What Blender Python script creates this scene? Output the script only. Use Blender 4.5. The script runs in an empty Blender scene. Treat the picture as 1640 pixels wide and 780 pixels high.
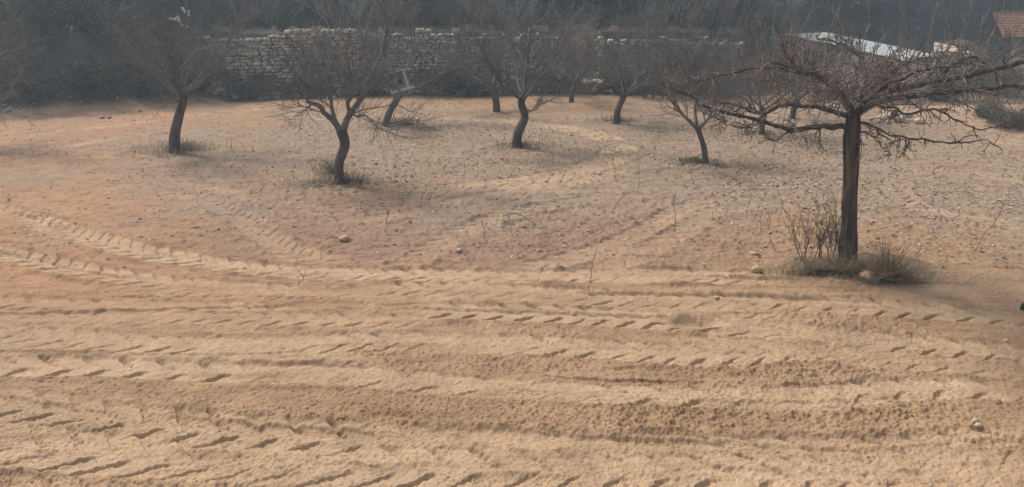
import bpy, math, random
import numpy as np
from math import radians, sin, cos, tan, atan, pi

rng = np.random.default_rng(7)
random.seed(7)
S = bpy.context.scene
C = S.collection

# ------------------------------------------------------------------ camera, light, exposure
CAM_H, PITCH, FPX = 3.0, 17.3, 1287.0
cam_d = bpy.data.cameras.new('camera')
cam = bpy.data.objects.new('camera', cam_d); C.objects.link(cam)
cam.location = (0, 0, CAM_H)
cam.rotation_euler = (radians(90 - PITCH), 0, 0)
cam_d.sensor_width = 36; cam_d.lens = 36 * FPX / 1640
cam_d.clip_start = 0.05; cam_d.clip_end = 2000
S.camera = cam

SUN_EL, SUN_AZ = 50.0, -46.0          # sun beyond the trees, a little to the left (azimuth from +Y towards +X)
SUN_STRENGTH, SUN_ANGLE, SKY_STRENGTH, EXPOSURE = 1.5, 11.0, 0.085, 1.13
w = bpy.data.worlds.new('World'); S.world = w; w.use_nodes = True
nt = w.node_tree
sky = nt.nodes.new('ShaderNodeTexSky'); sky.sky_type = 'NISHITA'; sky.sun_disc = False
sky.sun_elevation = radians(SUN_EL); sky.sun_rotation = radians(SUN_AZ)
sky.dust_density = 3.0; sky.air_density = 1.0
veil = nt.nodes.new('ShaderNodeHueSaturation'); veil.inputs['Saturation'].default_value = .45   # thin high cloud takes most of the blue away
nt.links.new(sky.outputs[0], veil.inputs['Color']); nt.links.new(veil.outputs[0], nt.nodes['Background'].inputs[0])
nt.nodes['Background'].inputs[1].default_value = SKY_STRENGTH
sl = bpy.data.lights.new('sun', 'SUN'); sl.energy = SUN_STRENGTH; sl.angle = radians(SUN_ANGLE); sl.color = (1, .93, .82)
so = bpy.data.objects.new('sun', sl); C.objects.link(so); so.location = (0, 0, 30)
from mathutils import Vector, Matrix
sd = Vector((sin(radians(SUN_AZ)) * cos(radians(SUN_EL)), cos(radians(SUN_AZ)) * cos(radians(SUN_EL)), sin(radians(SUN_EL))))
so.rotation_euler = sd.to_track_quat('Z', 'Y').to_euler()
vs = S.view_settings
S.display_settings.display_device = 'sRGB'
vs.view_transform = 'Standard'; vs.look = 'None'; vs.exposure = EXPOSURE; vs.gamma = 1; vs.use_curve_mapping = False
S.cycles.use_denoising = True; S.cycles.denoiser = 'OPENIMAGEDENOISE'; S.cycles.denoising_input_passes = 'RGB_ALBEDO_NORMAL'; S.cycles.denoising_prefilter = 'ACCURATE'; S.cycles.use_adaptive_sampling = False; S.cycles.sample_clamp_indirect = 1
S.cycles.max_bounces = 5; S.cycles.diffuse_bounces = 3; S.cycles.volume_bounces = 1
S.cycles.caustics_reflective = False; S.cycles.caustics_refractive = False
HAZE = 0.0031

# ------------------------------------------------------------------ photo geometry helpers (used to find real positions)
TH = radians(PITCH)
def rowY(py, z=0.0):
    return (CAM_H - z) / tan(TH + atan((py - 390) / FPX))
def at(px, py, Y):                      # point at world distance Y on the photo's line of sight
    up = (390 - py) / FPX; rt = (px - 820) / FPX
    dy = cos(TH) + up * sin(TH); dz = -sin(TH) + up * cos(TH)
    k = Y / dy
    return np.array([rt * k, Y, CAM_H + dz * k])
def gp(px, py, z=0.0):
    return at(px, py, rowY(py, z))

# ------------------------------------------------------------------ noise
def _h(ix, iy, seed):
    n = (ix.astype(np.int64) * 374761393 + iy.astype(np.int64) * 668265263 + seed * 1442695041) & 0xffffffff
    n = ((n ^ (n >> 13)) * 1274126177) & 0xffffffff
    n = (n ^ (n >> 16)) & 0xffffffff
    return (n.astype(np.float32) / 2147483648.0 - 1.0).astype(np.float32)
def vnoise(x, y, f, seed):
    X = x * f; Y = y * f
    ix = np.floor(X); iy = np.floor(Y); fx = (X - ix).astype(np.float32); fy = (Y - iy).astype(np.float32)
    ix = ix.astype(np.int64); iy = iy.astype(np.int64)
    u = fx * fx * fx * (fx * (fx * 6 - 15) + 10); v = fy * fy * fy * (fy * (fy * 6 - 15) + 10)
    a = _h(ix, iy, seed); b = _h(ix + 1, iy, seed); c = _h(ix, iy + 1, seed); d = _h(ix + 1, iy + 1, seed)
    return a + (b - a) * u + (c - a) * v + (a - b - c + d) * u * v
def rot(x, y, a):
    return x * cos(a) - y * sin(a), x * sin(a) + y * cos(a)
def fbm(x, y, f, seed, octs=3, gain=.5):
    r = 0; amp = 1
    for i in range(octs):
        X, Y = rot(x, y, .7 * i + .4)
        r = r + amp * vnoise(X, Y, f * (2.03 ** i), seed + i * 17); amp *= gain
    return r
def sstep(a, b, x):
    t = np.clip((x - a) / (b - a), 0, 1)
    return t * t * (3 - 2 * t)

# ------------------------------------------------------------------ terrain
WALLX = np.array([-40., -19., -13.2, -8.9, -5.2, 2.0, 7.6, 14., 40.])
WALLY = np.array([17.5, 20.0, 21.4, 24.2, 25.3, 25.9, 25.9, 26.5, 27.])
TERRACE = 1.85
def wall_y(x): return np.interp(x, WALLX, WALLY)
def terrain(x, y):
    x = np.asarray(x, dtype=np.float64); y = np.asarray(y, dtype=np.float64)
    wy = wall_y(x)
    wid = np.interp(x, [-14, -9.6, -8.9, 1.55, 1.8, 2.55, 2.8, 9.5, 12], [4.0, 3.0, .22, .22, 6.2, 6.2, .22, .22, 6])
    start = np.interp(x, [-14, -9.6, -8.9, 1.55, 1.8, 2.55, 2.8], [.2, .2, .33, .33, -.6, -.6, .33])
    h = np.interp(x, [-40, -9, 2, 7.4, 8.6, 60], [2.0, TERRACE, TERRACE, TERRACE, 0.0, 0.0])
    z = h * sstep(0, 1, (y - wy - start) / wid)
    # rubble strip at the foot of the left thicket
    z = z + .25 * sstep(-2.2, -.2, y - wy) * (1 - sstep(-9.5, -8, x)) * (1 - sstep(.5, 2.5, y - wy))
    # hill
    hs = np.interp(x, [-60, 6, 14, 60], [33, 33, 56, 60])
    z = z + np.clip(y - hs, 0, 46) * .36 * sstep(0, 8, y - hs)
    # hollow on the right, round the shed and the houses
    z = z - .9 * sstep(8.5, 11.5, x) * sstep(22.5, 27, y) * (1 - sstep(50, 60, y))
    # dug earth bank on the right
    z = z + 1.8 * np.exp(-((x - 21.6) / 1.9) ** 2 - ((y - 40.0) / 1.6) ** 2)
    # gentle undulation of the field
    z = z + .035 * vnoise(x, y, .35, 5) + .025 * vnoise(x, y, .8, 6)
    return z
def tz(x, y): return float(terrain(np.array([x]), np.array([y]))[0])

# ------------------------------------------------------------------ materials
def new_mat(name, rough=.9):
    m = bpy.data.materials.new(name); m.use_nodes = True
    b = m.node_tree.nodes['Principled BSDF']; b.inputs['Roughness'].default_value = rough
    b.inputs['Specular IOR Level'].default_value = .15
    return m, m.node_tree, b
def N(t, typ, **kw):
    n = t.nodes.new(typ)
    for k, v in kw.items(): setattr(n, k, v)
    return n
def noise_node(t, scale, detail=4, rough=.55, vec=None):
    n = N(t, 'ShaderNodeTexNoise'); n.inputs['Scale'].default_value = scale; n.inputs['Detail'].default_value = detail
    n.inputs['Roughness'].default_value = rough
    if vec is not None: t.links.new(vec, n.inputs['Vector'])
    return n
def mixc(t, fac, a, b, mode='MIX'):
    n = N(t, 'ShaderNodeMix', data_type='RGBA', blend_type=mode)
    for idx, v in ((0, fac), (6, a), (7, b)):
        if hasattr(v, 'is_linked') or hasattr(v, 'links'): t.links.new(v, n.inputs[idx])
        elif idx == 0: n.inputs[0].default_value = v
        else: n.inputs[idx].default_value = (*v, 1) if len(v) == 3 else v
    return n.outputs[2]
def ramp(t, src, lo, hi):
    n = N(t, 'ShaderNodeMapRange'); n.inputs[1].default_value = lo; n.inputs[2].default_value = hi
    n.interpolation_type = 'SMOOTHSTEP'
    t.links.new(src, n.inputs[0]); return n.outputs[0]
def bump(t, b, h, strength, dist):
    n = N(t, 'ShaderNodeBump'); n.inputs['Strength'].default_value = strength; n.inputs['Distance'].default_value = dist
    t.links.new(h, n.inputs['Height']); t.links.new(n.outputs[0], b.inputs['Normal'])
def two_tone(name, c1, c2, scale=6, rough=.9, island=0.0, bumpd=0, bscale=None, stretch=None):
    m, t, b = new_mat(name, rough)
    tc = N(t, 'ShaderNodeTexCoord'); vec = tc.outputs['Object']
    if stretch:
        mp = N(t, 'ShaderNodeMapping'); mp.inputs['Scale'].default_value = stretch
        t.links.new(vec, mp.inputs['Vector']); vec = mp.outputs[0]
    n = noise_node(t, scale, 5, .6, vec)
    col = mixc(t, ramp(t, n.outputs['Fac'], .33, .67), c1, c2)
    if island:
        g = N(t, 'ShaderNodeNewGeometry')
        hs = N(t, 'ShaderNodeHueSaturation')
        mr = N(t, 'ShaderNodeMapRange'); mr.inputs[3].default_value = 1 - island; mr.inputs[4].default_value = 1 + island
        t.links.new(g.outputs['Random Per Island'], mr.inputs[0]); t.links.new(mr.outputs[0], hs.inputs['Value'])
        t.links.new(col, hs.inputs['Color']); col = hs.outputs[0]
    t.links.new(col, b.inputs['Base Color'])
    if bumpd:
        n2 = noise_node(t, bscale or scale * 4, 6, .65, vec)
        bump(t, b, n2.outputs['Fac'], .8, bumpd)
    return m

def vary_by_object(m, lo, hi):
    t = m.node_tree; b = t.nodes['Principled BSDF']; src = b.inputs['Base Color'].links[0].from_socket
    oi = N(t, 'ShaderNodeObjectInfo'); mr = N(t, 'ShaderNodeMapRange'); mr.inputs[3].default_value = lo; mr.inputs[4].default_value = hi
    hs = N(t, 'ShaderNodeHueSaturation'); t.links.new(oi.outputs['Random'], mr.inputs[0]); t.links.new(mr.outputs[0], hs.inputs['Value'])
    t.links.new(src, hs.inputs['Color']); t.links.new(hs.outputs[0], b.inputs['Base Color'])
def soil_material():
    m, t, b = new_mat('soil', .95)
    tc = N(t, 'ShaderNodeTexCoord'); P = tc.outputs['Object']
    def attr(nm):
        a = N(t, 'ShaderNodeAttribute', attribute_name=nm); return a.outputs['Fac']
    big = noise_node(t, .55, 5, .6, P); med = noise_node(t, 3.2, 6, .62, P); fine = noise_node(t, 34, 6, .8, P)
    col = mixc(t, ramp(t, big.outputs['Fac'], .3, .7), (.304, .190, .110), (.362, .233, .139))
    col = mixc(t, attr('red'), col, (.370, .205, .115))
    col = mixc(t, attr('mauve'), col, (.272, .172, .114))
    col = mixc(t, attr('stony'), col, (.285, .206, .145))
    col = mixc(t, attr('compact'), col, (.455, .315, .198))
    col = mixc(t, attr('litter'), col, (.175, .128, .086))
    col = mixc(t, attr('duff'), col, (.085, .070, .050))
    v1 = N(t, 'ShaderNodeMapRange'); v1.inputs[1].default_value = .25; v1.inputs[2].default_value = .75
    v1.inputs[3].default_value = .80; v1.inputs[4].default_value = 1.18; t.links.new(med.outputs['Fac'], v1.inputs[0])
    v2 = N(t, 'ShaderNodeMapRange'); v2.inputs[1].default_value = .3; v2.inputs[2].default_value = .7
    v2.inputs[3].default_value = .80; v2.inputs[4].default_value = 1.20; t.links.new(fine.outputs['Fac'], v2.inputs[0])
    mu = N(t, 'ShaderNodeMath', operation='MULTIPLY'); t.links.new(v1.outputs[0], mu.inputs[0]); t.links.new(v2.outputs[0], mu.inputs[1])
    mp = N(t, 'ShaderNodeMapping'); mp.inputs['Scale'].default_value = (.55, 3.6, 1); mp.inputs['Rotation'].default_value = (0, 0, radians(3)); t.links.new(P, mp.inputs['Vector'])
    st = noise_node(t, 1.6, 6, .65, mp.outputs[0])        # loose darker soil dragged along the driving direction
    col = mixc(t, ramp(t, st.outputs['Fac'], .50, .70), col, mixc(t, 1.0, col, (.74, .69, .66), 'MULTIPLY'))
    hs = N(t, 'ShaderNodeHueSaturation'); t.links.new(col, hs.inputs['Color']); t.links.new(mu.outputs[0], hs.inputs['Value'])
    t.links.new(hs.outputs[0], b.inputs['Base Color'])
    f2 = noise_node(t, 70, 6, .75, P)
    bump(t, b, f2.outputs['Fac'], .55, .012)
    return m
M = {}
M['soil'] = soil_material()
M['bark'] = two_tone('bark_near', (.155, .125, .100), (.040, .032, .027), 16, .95, 0, .04, 34, (1, 1, .12))
M['limb'] = two_tone('limb_bark', (.110, .100, .090), (.050, .045, .041), 12, .92, 0, .008, 40)
M['twig'] = two_tone('twig_bark', (.205, .178, .152), (.085, .073, .062), 14, .8, .25)
M['shoot'] = two_tone('pale_shoot', (.29, .265, .24), (.17, .155, .14), 8, .8)
M['bark_far'] = two_tone('bark_far', (.125, .106, .090), (.052, .044, .038), 10, .95, 0, .02, 22, (1, 1, .3))
M['twig_far'] = two_tone('twig_far', (.185, .172, .158), (.105, .097, .088), 6, .8, .25)
M['twig_pale'] = two_tone('twig_pale', (.26, .245, .23), (.16, .15, .14), 6, .8, .2)
M['stone'] = two_tone('wall_stone', (.53, .475, .40), (.38, .34, .285), 7, .92, .28, .02, 22)
M['grey_rock'] = two_tone('grey_rock', (.34, .30, .25), (.20, .18, .15), 9, .9, .3, .015, 30)
M['rock'] = two_tone('rock', (.46, .38, .30), (.31, .245, .185), 9, .9, .2, .015, 30)
M['pale_rock'] = two_tone('pale_rock', (.48, .41, .32), (.36, .29, .22), 12, .9, .1, .01, 40)
M['tan_rock'] = two_tone('tan_rock', (.50, .36, .23), (.36, .25, .15), 14, .9, .1, .01, 40)
M['core'] = two_tone('wall_core', (.085, .072, .058), (.05, .042, .035), 5, 1)
M['pine'] = two_tone('pine_needles', (.048, .075, .042), (.022, .036, .025), 1.2, .8, .35)
M['pine2'] = two_tone('grey_green_needles', (.070, .085, .070), (.036, .047, .042), 1.0, .8, .35)
M['shrub'] = two_tone('shrub_leaf', (.080, .090, .076), (.036, .042, .038), 2.0, .85, .35)
M['hedge'] = two_tone('hedge_leaf', (.20, .20, .15), (.115, .12, .09), 2.0, .85, .35)
M['olive'] = two_tone('olive_shoots', (.125, .125, .060), (.075, .080, .040), 8, .85, .3)
M['straw'] = two_tone('dry_straw', (.40, .325, .215), (.215, .17, .11), 9, .9, .3)
M['straw_grey'] = two_tone('dry_grey_grass', (.35, .30, .215), (.21, .175, .125), 9, .9, .3)
M['green_grass'] = two_tone('dull_green_grass', (.15, .165, .095), (.09, .105, .06), 9, .9, .3)
M['plaster'] = two_tone('shed_render', (.52, .44, .37), (.42, .36, .30), 1.7, .92, 0, .004, 30)
M['roof_white'] = two_tone('shed_roof_sheet', (.42, .43, .42), (.34, .35, .34), 1.4, .55)
M['fascia'] = two_tone('dark_fascia', (.10, .09, .08), (.06, .055, .05), 5, .8)
M['tile'] = two_tone('terracotta', (.205, .098, .052), (.13, .062, .036), 3.0, .9)
M['house_wall'] = two_tone('house_wall', (.33, .29, .24), (.24, .21, .175), 1.2, .9)
M['slab'] = two_tone('pink_slab', (.52, .38, .31), (.40, .28, .22), 2.5, .9)
M['slab_edge'] = two_tone('white_slab_edge', (.72, .69, .64), (.55, .52, .48), 5, .8)
M['board'] = two_tone('grey_board', (.23, .215, .20), (.145, .135, .125), 6, .9, 0, .004, 30, (1, 1, .15))
M['board_pale'] = two_tone('pale_board', (.58, .56, .52), (.40, .385, .36), 8, .8)
M['hole'] = two_tone('inside_shade', (.015, .014, .012), (.010, .009, .008), 5, 1)  # near-black colour stands in for shade inside the box and behind panes
M['white_plastic'] = two_tone('white_plastic', (.80, .80, .80), (.62, .62, .62), 8, .5)
M['green_plastic'] = two_tone('green_plastic', (.03, .11, .045), (.015, .055, .025), 12, .45)
M['rust'] = two_tone('rusty_metal', (.085, .045, .030), (.040, .026, .022), 14, .7)

for k_ in ('pine', 'pine2', 'shrub', 'hedge'): vary_by_object(M[k_], .3, 1.25)
# ------------------------------------------------------------------ mesh helpers
def mesh_obj(name, V, F, mat, parent=None, smooth=True, loc=None):
    """V (n,3); F: (m,4) or (m,3) index array, or a list of such arrays"""
    if not isinstance(F, (list, tuple)): F = [F]
    V = np.asarray(V, dtype=np.float32)
    me = bpy.data.meshes.new(name)
    me.vertices.add(len(V)); me.vertices.foreach_set('co', V.ravel())
    tot = np.concatenate([np.full(len(f), f.shape[1], dtype=np.int32) for f in F if len(f)])
    idx = np.concatenate([f.astype(np.int32).ravel() for f in F if len(f)])
    me.loops.add(len(idx)); me.loops.foreach_set('vertex_index', idx)
    me.polygons.add(len(tot))
    st = np.zeros(len(tot), dtype=np.int32); st[1:] = np.cumsum(tot)[:-1]
    me.polygons.foreach_set('loop_start', st)
    try: me.polygons.foreach_set('loop_total', tot)
    except Exception: pass
    me.polygons.foreach_set('use_smooth', np.full(len(tot), smooth, dtype=bool))
    me.update(calc_edges=True)
    me.materials.append(mat)
    o = bpy.data.objects.new(name, me); C.objects.link(o)
    if parent is not None: o.parent = parent
    if loc is not None: o.location = loc
    return o
def tag(o, label, cat, group=None, kind=None):
    if label: o['label'] = label
    if cat: o['category'] = cat
    if group: o['group'] = group
    if kind: o['kind'] = kind
    return o
def thing(name, label, cat, loc, group=None):
    o = bpy.data.objects.new(name, None); C.objects.link(o); o.location = loc; o.empty_display_size = .2
    return tag(o, label, cat, group)
def copy_tree(o, label=None, loc=None, rz=None, sc=None, group=None):
    r = o.copy(); C.objects.link(r)
    if label: r['label'] = label
    if group: r['group'] = group
    if loc is not None: r.location = loc
    if rz is not None: r.rotation_euler = (0, 0, rz)
    if sc is not None: r.scale = (sc, sc, sc)
    for ch in list(o.children):
        c = ch.copy(); C.objects.link(c); c.parent = r
        for g in list(ch.children):
            d = g.copy(); C.objects.link(d); d.parent = c
    return r
class Buf:                                # several vertex/face blocks -> one mesh
    def __init__(s): s.v = []; s.f4 = []; s.f3 = []; s.n = 0
    def add(s, V, F):
        V = np.asarray(V, dtype=np.float32).reshape(-1, 3); F = np.asarray(F, dtype=np.int64)
        (s.f4 if F.shape[1] == 4 else s.f3).append(F + s.n); s.v.append(V); s.n += len(V)
    def obj(s, name, mat, parent=None, smooth=True, loc=None):
        F = []
        if s.f4: F.append(np.concatenate(s.f4))
        if s.f3: F.append(np.concatenate(s.f3))
        return mesh_obj(name, np.concatenate(s.v), F, mat, parent, smooth, loc)
def norm(a): return a / np.maximum(np.linalg.norm(a, axis=-1, keepdims=True), 1e-9)
def tubes(P, R, k):
    """P (M,N,3), R (M,N) -> verts, quads"""
    P = np.asarray(P, dtype=np.float64); R = np.asarray(R, dtype=np.float64)
    Mn, Nn = P.shape[:2]
    T = np.empty_like(P); T[:, 1:-1] = P[:, 2:] - P[:, :-2]; T[:, 0] = P[:, 1] - P[:, 0]; T[:, -1] = P[:, -1] - P[:, -2]
    T = norm(T)
    mt = norm(P[:, -1] - P[:, 0]); ref = np.zeros((Mn, 3)); ref[np.arange(Mn), np.argmin(np.abs(mt), axis=1)] = 1
    U = norm(np.cross(T, ref[:, None, :])); W = np.cross(T, U)
    a = np.arange(k) * 2 * pi / k
    V = P[:, :, None, :] + R[:, :, None, None] * (U[:, :, None, :] * np.cos(a)[None, None, :, None] + W[:, :, None, :] * np.sin(a)[None, None, :, None])
    base = np.arange(Mn)[:, None, None] * (Nn * k) + np.arange(Nn - 1)[None, :, None] * k
    i = np.arange(k)[None, None, :]; j = (np.arange(k) + 1)[None, None, :] % k
    F = np.stack([base + i, base + j, base + k + j, base + k + i], axis=-1).reshape(-1, 4)
    return V.reshape(-1, 3), F
def resample(pts, n):
    pts = np.asarray(pts, dtype=np.float64)
    if len(pts) > 2:                     # Catmull-Rom, then even spacing
        p = np.vstack([2 * pts[0] - pts[1], pts, 2 * pts[-1] - pts[-2]]); out = []
        for a in range(1, len(p) - 2):
            t = np.linspace(0, 1, 12, endpoint=False)[:, None]
            out.append(.5 * (2 * p[a] + (p[a + 1] - p[a - 1]) * t + (2 * p[a - 1] - 5 * p[a] + 4 * p[a + 1] - p[a + 2]) * t ** 2 + (-p[a - 1] + 3 * p[a] - 3 * p[a + 1] + p[a + 2]) * t ** 3))
        out.append(pts[-1:]); pts = np.vstack(out)
    d = np.concatenate([[0], np.cumsum(np.linalg.norm(np.diff(pts, axis=0), axis=1))])
    s = np.linspace(0, d[-1], n)
    return np.stack([np.interp(s, d, pts[:, c]) for c in range(pts.shape[1])], axis=1)
def spawn(parents, count, t0, t1, len0, len1, spread, up, kink, n, r0, r1, trop=0.0, taper=.6, out=None, flat=1.0):
    """count children from a list of (P,R) parents; returns (P,R)"""
    L = []; who = []
    for gi, (P, R) in enumerate(parents):
        l = np.linalg.norm(np.diff(P, axis=1), axis=2).sum(1)
        L.append(l); who += [(gi, q) for q in range(len(l))]
    L = np.concatenate(L); pick = rng.choice(len(L), count, p=L / L.sum())
    t = t0 + (t1 - t0) * rng.random(count)
    O = np.zeros((count, 3)); D = np.zeros((count, 3)); PR = np.zeros(count)
    who = np.array(who)[pick]
    for gi, (P, R) in enumerate(parents):
        m = np.where(who[:, 0] == gi)[0]
        if not len(m): continue
        Nn = P.shape[1]; q = t[m] * (Nn - 1); a = np.minimum(q.astype(int), Nn - 2); f = (q - a)[:, None]
        Pa = P[who[m, 1], a]; Pb = P[who[m, 1], a + 1]
        O[m] = Pa * (1 - f) + Pb * f; D[m] = norm(Pb - Pa)
        PR[m] = R[who[m, 1], a] * (1 - f[:, 0]) + R[who[m, 1], a + 1] * f[:, 0]
    rnd = norm(rng.normal(size=(count, 3)))
    perp = norm(rnd - (rnd * D).sum(1, keepdims=True) * D)
    d = D * math.cos(spread) + perp * math.sin(spread)
    d[:, 2] += up
    d[:, 2] *= flat
    d = norm(d)
    ln = (len0 + (len1 - len0) * rng.random(count)) * (1 - taper * .6 * (t - t0) / max(t1 - t0, 1e-6))
    P = np.zeros((count, n, 3)); P[:, 0] = O
    step = (ln / (n - 1))[:, None]
    for k in range(1, n):
        P[:, k] = P[:, k - 1] + d * step
        d = d + kink * rng.normal(size=(count, 3)); d[:, 2] += trop; d = norm(d)
    rs = np.minimum(r0 * (.7 + .6 * rng.random(count)), PR * .9)
    re = np.minimum(r1, rs)
    tt = np.linspace(0, 1, n)[None, :]
    R = rs[:, None] * (1 - tt) + re[:, None] * tt
    return P, R
def trunk_mesh(pts, radii, name, mat, parent, rings=40, sides=18, lump=.12, flare=1.35, seed=1, cap=True, ridge=0.0):
    p = resample(pts, rings); tt = np.linspace(0, 1, rings)
    r = np.interp(tt, np.linspace(0, 1, len(radii)), radii)
    r = r * (1 + (flare - 1) * np.exp(-tt * 14))
    V, F = tubes(p[None], r[None], sides)
    V = V.reshape(rings, sides, 3)
    a = np.arange(sides) / sides * 2 * pi
    hh = np.concatenate([[0], np.cumsum(np.linalg.norm(np.diff(p, axis=0), axis=1))])
    A, H = np.meshgrid(a, hh)
    nz = vnoise(np.cos(A) * 2.2 + seed * 9.1, np.sin(A) * 2.2 + H * 2.5, 1.0, seed) * .6 + vnoise(np.cos(A) * 6 + seed, np.sin(A) * 6 + H * 5, 1.0, seed + 3) * .5
    if ridge:                            # long vertical bark plates
        nz = nz + ridge / lump * (np.abs(vnoise(A * 4.2 + .5 * np.sin(H * 5), H * 2.6, 1.0, seed + 7)) - .35) * 2.2 + ridge / lump * .6 * vnoise(A * 8, H * 7, 1.0, seed + 9)
    V = p[:, None, :] + (V - p[:, None, :]) * (1 + lump * nz)[:, :, None]
    b = Buf(); b.add(V.reshape(-1, 3), F)
    if cap:
        top = (rings - 1) * sides
        tv = np.concatenate([V[-1], p[-1:] + [0, 0, r[-1] * .3]])
        b.add(tv, [[i, (i + 1) % sides, sides] for i in range(sides)])
    return b.obj(name, mat, parent)

ICO = None
def ico(sub=2):
    import bmesh
    bm = bmesh.new(); bmesh.ops.create_icosphere(bm, subdivisions=sub, radius=1)
    V = np.array([v.co[:] for v in bm.verts]); F = np.array([[v.index for v in f.verts] for f in bm.faces]); bm.free()
    return V, F
ICO1, ICO2, ICO3 = ico(1), ico(2), ico(3)
def rock_verts(base, sx, sy, sz, seed, boxy=.5, lump=.18):
    V = base[0].copy(); r = np.random.default_rng(seed)
    mx = np.abs(V).max(1, keepdims=True); V = V * (1 - boxy) + (V / mx) * boxy * .85
    for _ in range(5):
        d = norm(r.normal(size=3)); k = .55 + .3 * r.random()
        s = V @ d; V = V - np.clip(s - k, 0, None)[:, None] * d * .8
    V = V * (1 + lump * vnoise(V[:, 0] * 1.7 + seed, V[:, 1] * 1.7 + V[:, 2] * 2.3, 1.0, seed)[:, None])
    return V * np.array([sx, sy, sz])
def rotz(V, a):
    c, s = cos(a), sin(a)
    return V @ np.array([[c, s, 0], [-s, c, 0], [0, 0, 1]])

# ------------------------------------------------------------------ ground sheet with the tractor tracks
TRACKS = [  # photo polyline, width m, depth m, lug pitch m, lug lean, berm m, paleness
 ([(120,345),(40,332),(-60,320)], .40,0.027,.22,1,.05,.35),
 ([(640,312),(720,302),(800,295),(900,280),(965,260),(992,238),(960,218),(880,203),(780,192),(640,186),(480,188)], .75,0.030,.3,1,.05,.8),
 ([(760,306),(880,298),(960,285),(1040,258)], .45,0.020,.3,1,.03,.5),
 ([(-60,228),(60,216),(170,203),(330,182),(480,168),(640,160)], .50,0.027,.3,1,.04,.55),
 ([(-60,262),(90,238),(180,222),(300,205)], .40,0.020,.3,1,.03,.4),
 ([(30,280),(200,282),(330,300),(420,312)], .40,0.020,.3,1,.04,.3),
 ([(1660,300),(1540,275),(1460,282),(1430,305),(1475,335),(1580,352),(1680,372)], .45,0.030,.25,-1,.06,.35),
 ([(1660,238),(1600,222),(1550,190),(1542,160)], .8,0.020,.3,1,.02,.35),
 ([(280,300),(345,325),(395,352),(430,380),(480,405),(560,420)], .42,0.031,.20,1,.06,.5),
 ([(480,330),(560,350),(640,345),(760,318),(900,308),(1060,318)], .40,0.020,.22,-1,.05,.25),
 ([(560,440),(640,428),(690,400),(740,372),(830,342),(960,322),(1080,316)], .40,0.034,.24,1,.07,.3),
 ([(800,440),(900,418),(980,395),(1050,362),(1110,332),(1200,318)], .42,0.031,.20,-1,.05,.4),
 ([(940,432),(1030,405),(1090,375),(1140,345),(1240,328)], .42,0.027,.20,-1,.05,.4),
 ([(-80,322),(0,335),(70,358),(150,385),(240,405),(340,418),(470,430),(640,440),(800,446),(1000,442),(1250,446)], .42,0.037,.22,1,.08,.75),
 ([(-80,396),(0,408),(80,424),(170,440),(300,452),(450,462),(640,470)], .42,0.041,.24,-1,.09,.65),
 ([(-80,485),(120,492),(300,488),(460,498),(640,510)], .36,0.027,.25,1,.05,.3),
 ([(-80,508),(140,512),(330,505),(520,512),(760,520)], .36,0.031,.25,-1,.05,.35),
 ([(560,462),(760,466),(960,478),(1160,484),(1400,492),(1680,512)], .42,0.048,.25,1,.05,.55),
 ([(640,498),(820,505),(1000,510),(1120,518),(1300,536),(1480,552),(1680,566)], .42,0.041,.26,-1,.05,.55),
 ([(200,461),(500,467),(800,478),(1100,492),(1300,508)], .38,.022,.22,1,.03,.4),
 ([(1000,548),(1200,556),(1420,574),(1680,596)], .38,.022,.25,1,.03,.4),
 ([(-80,566),(160,572),(420,578),(640,585)], .34,.020,.24,1,.02,.4),
 ([(-80,528),(100,545),(260,552),(440,553),(640,550),(840,552),(980,562),(1160,568),(1320,560)], .40,0.031,.25,1,.04,.65),
 ([(-80,590),(80,590),(230,592),(400,598),(560,606),(720,620),(900,630),(1080,636),(1250,634),(1400,622),(1520,620),(1680,632)], .36,0.037,.34,1,.05,.8),
 ([(-80,645),(60,655),(200,675),(340,690),(520,706),(700,722),(860,728),(1060,730),(1280,728),(1480,722),(1700,712)], .46,0.048,.30,-1,.07,.6),
 ([(-100,700),(100,722),(300,740),(500,752),(760,762),(1000,766),(1300,765),(1720,755)], .56,0.034,.30,1,.03,.8),
 ([(-100,790),(200,815),(600,830),(1100,835),(1740,822)], .5,0.041,.30,-1,.06,.6),
]
FURROWS = [  # narrow straight edges left by tyre walls: photo polyline, height m, width m
 ([(240,577),(330,576),(460,584),(560,592),(700,600),(800,607)], 0.019, 0.060), ([(820,598),(1000,611),(1160,612),(1360,611)], 0.019, 0.045), ([(800,624),(1000,637),(1200,641),(1330,640),(1470,630)], 0.013, 0.060),
 ([(900,468),(1040,471),(1200,475),(1400,483),(1680,500)], 0.025, 0.068), ([(620,492),(760,499),(960,505),(1080,511)], 0.019, 0.060), ([(880,439),(1040,441),(1160,443),(1300,449)], 0.025, 0.075),
 ([(760,697),(960,704),(1160,709),(1340,714),(1500,710),(1680,706)], 0.021, 0.075), ([(-60,628),(120,652),(280,670),(460,684),(640,699)], 0.019, 0.075), ([(-60,508),(120,500),(300,490),(520,485),(700,489)], 0.019, 0.068),
 ([(-60,470),(180,474),(420,470),(620,478)], 0.015, 0.060), ([(1080,528),(1240,542),(1420,556),(1680,575)], 0.015, 0.060), ([(-60,566),(140,570),(300,566),(520,562)], 0.013, 0.053), ([(940,586),(1160,592),(1380,590),(1660,604)], 0.013, 0.060),
 ([(-60,398),(40,412),(130,432),(220,444)], 0.021, 0.068), ([(10,330),(90,360),(190,390),(290,410)], 0.021, 0.075), ([(420,612),(640,636),(860,652),(1080,660)], 0.008, 0.053), ([(1180,655),(1380,650),(1660,662)], 0.008, 0.053), ([(500,741),(760,748),(1040,748),(1400,744)], 0.013, 0.045), ([(1120,744),(1300,752),(1500,748)], 0.013, 0.060),
]
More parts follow.
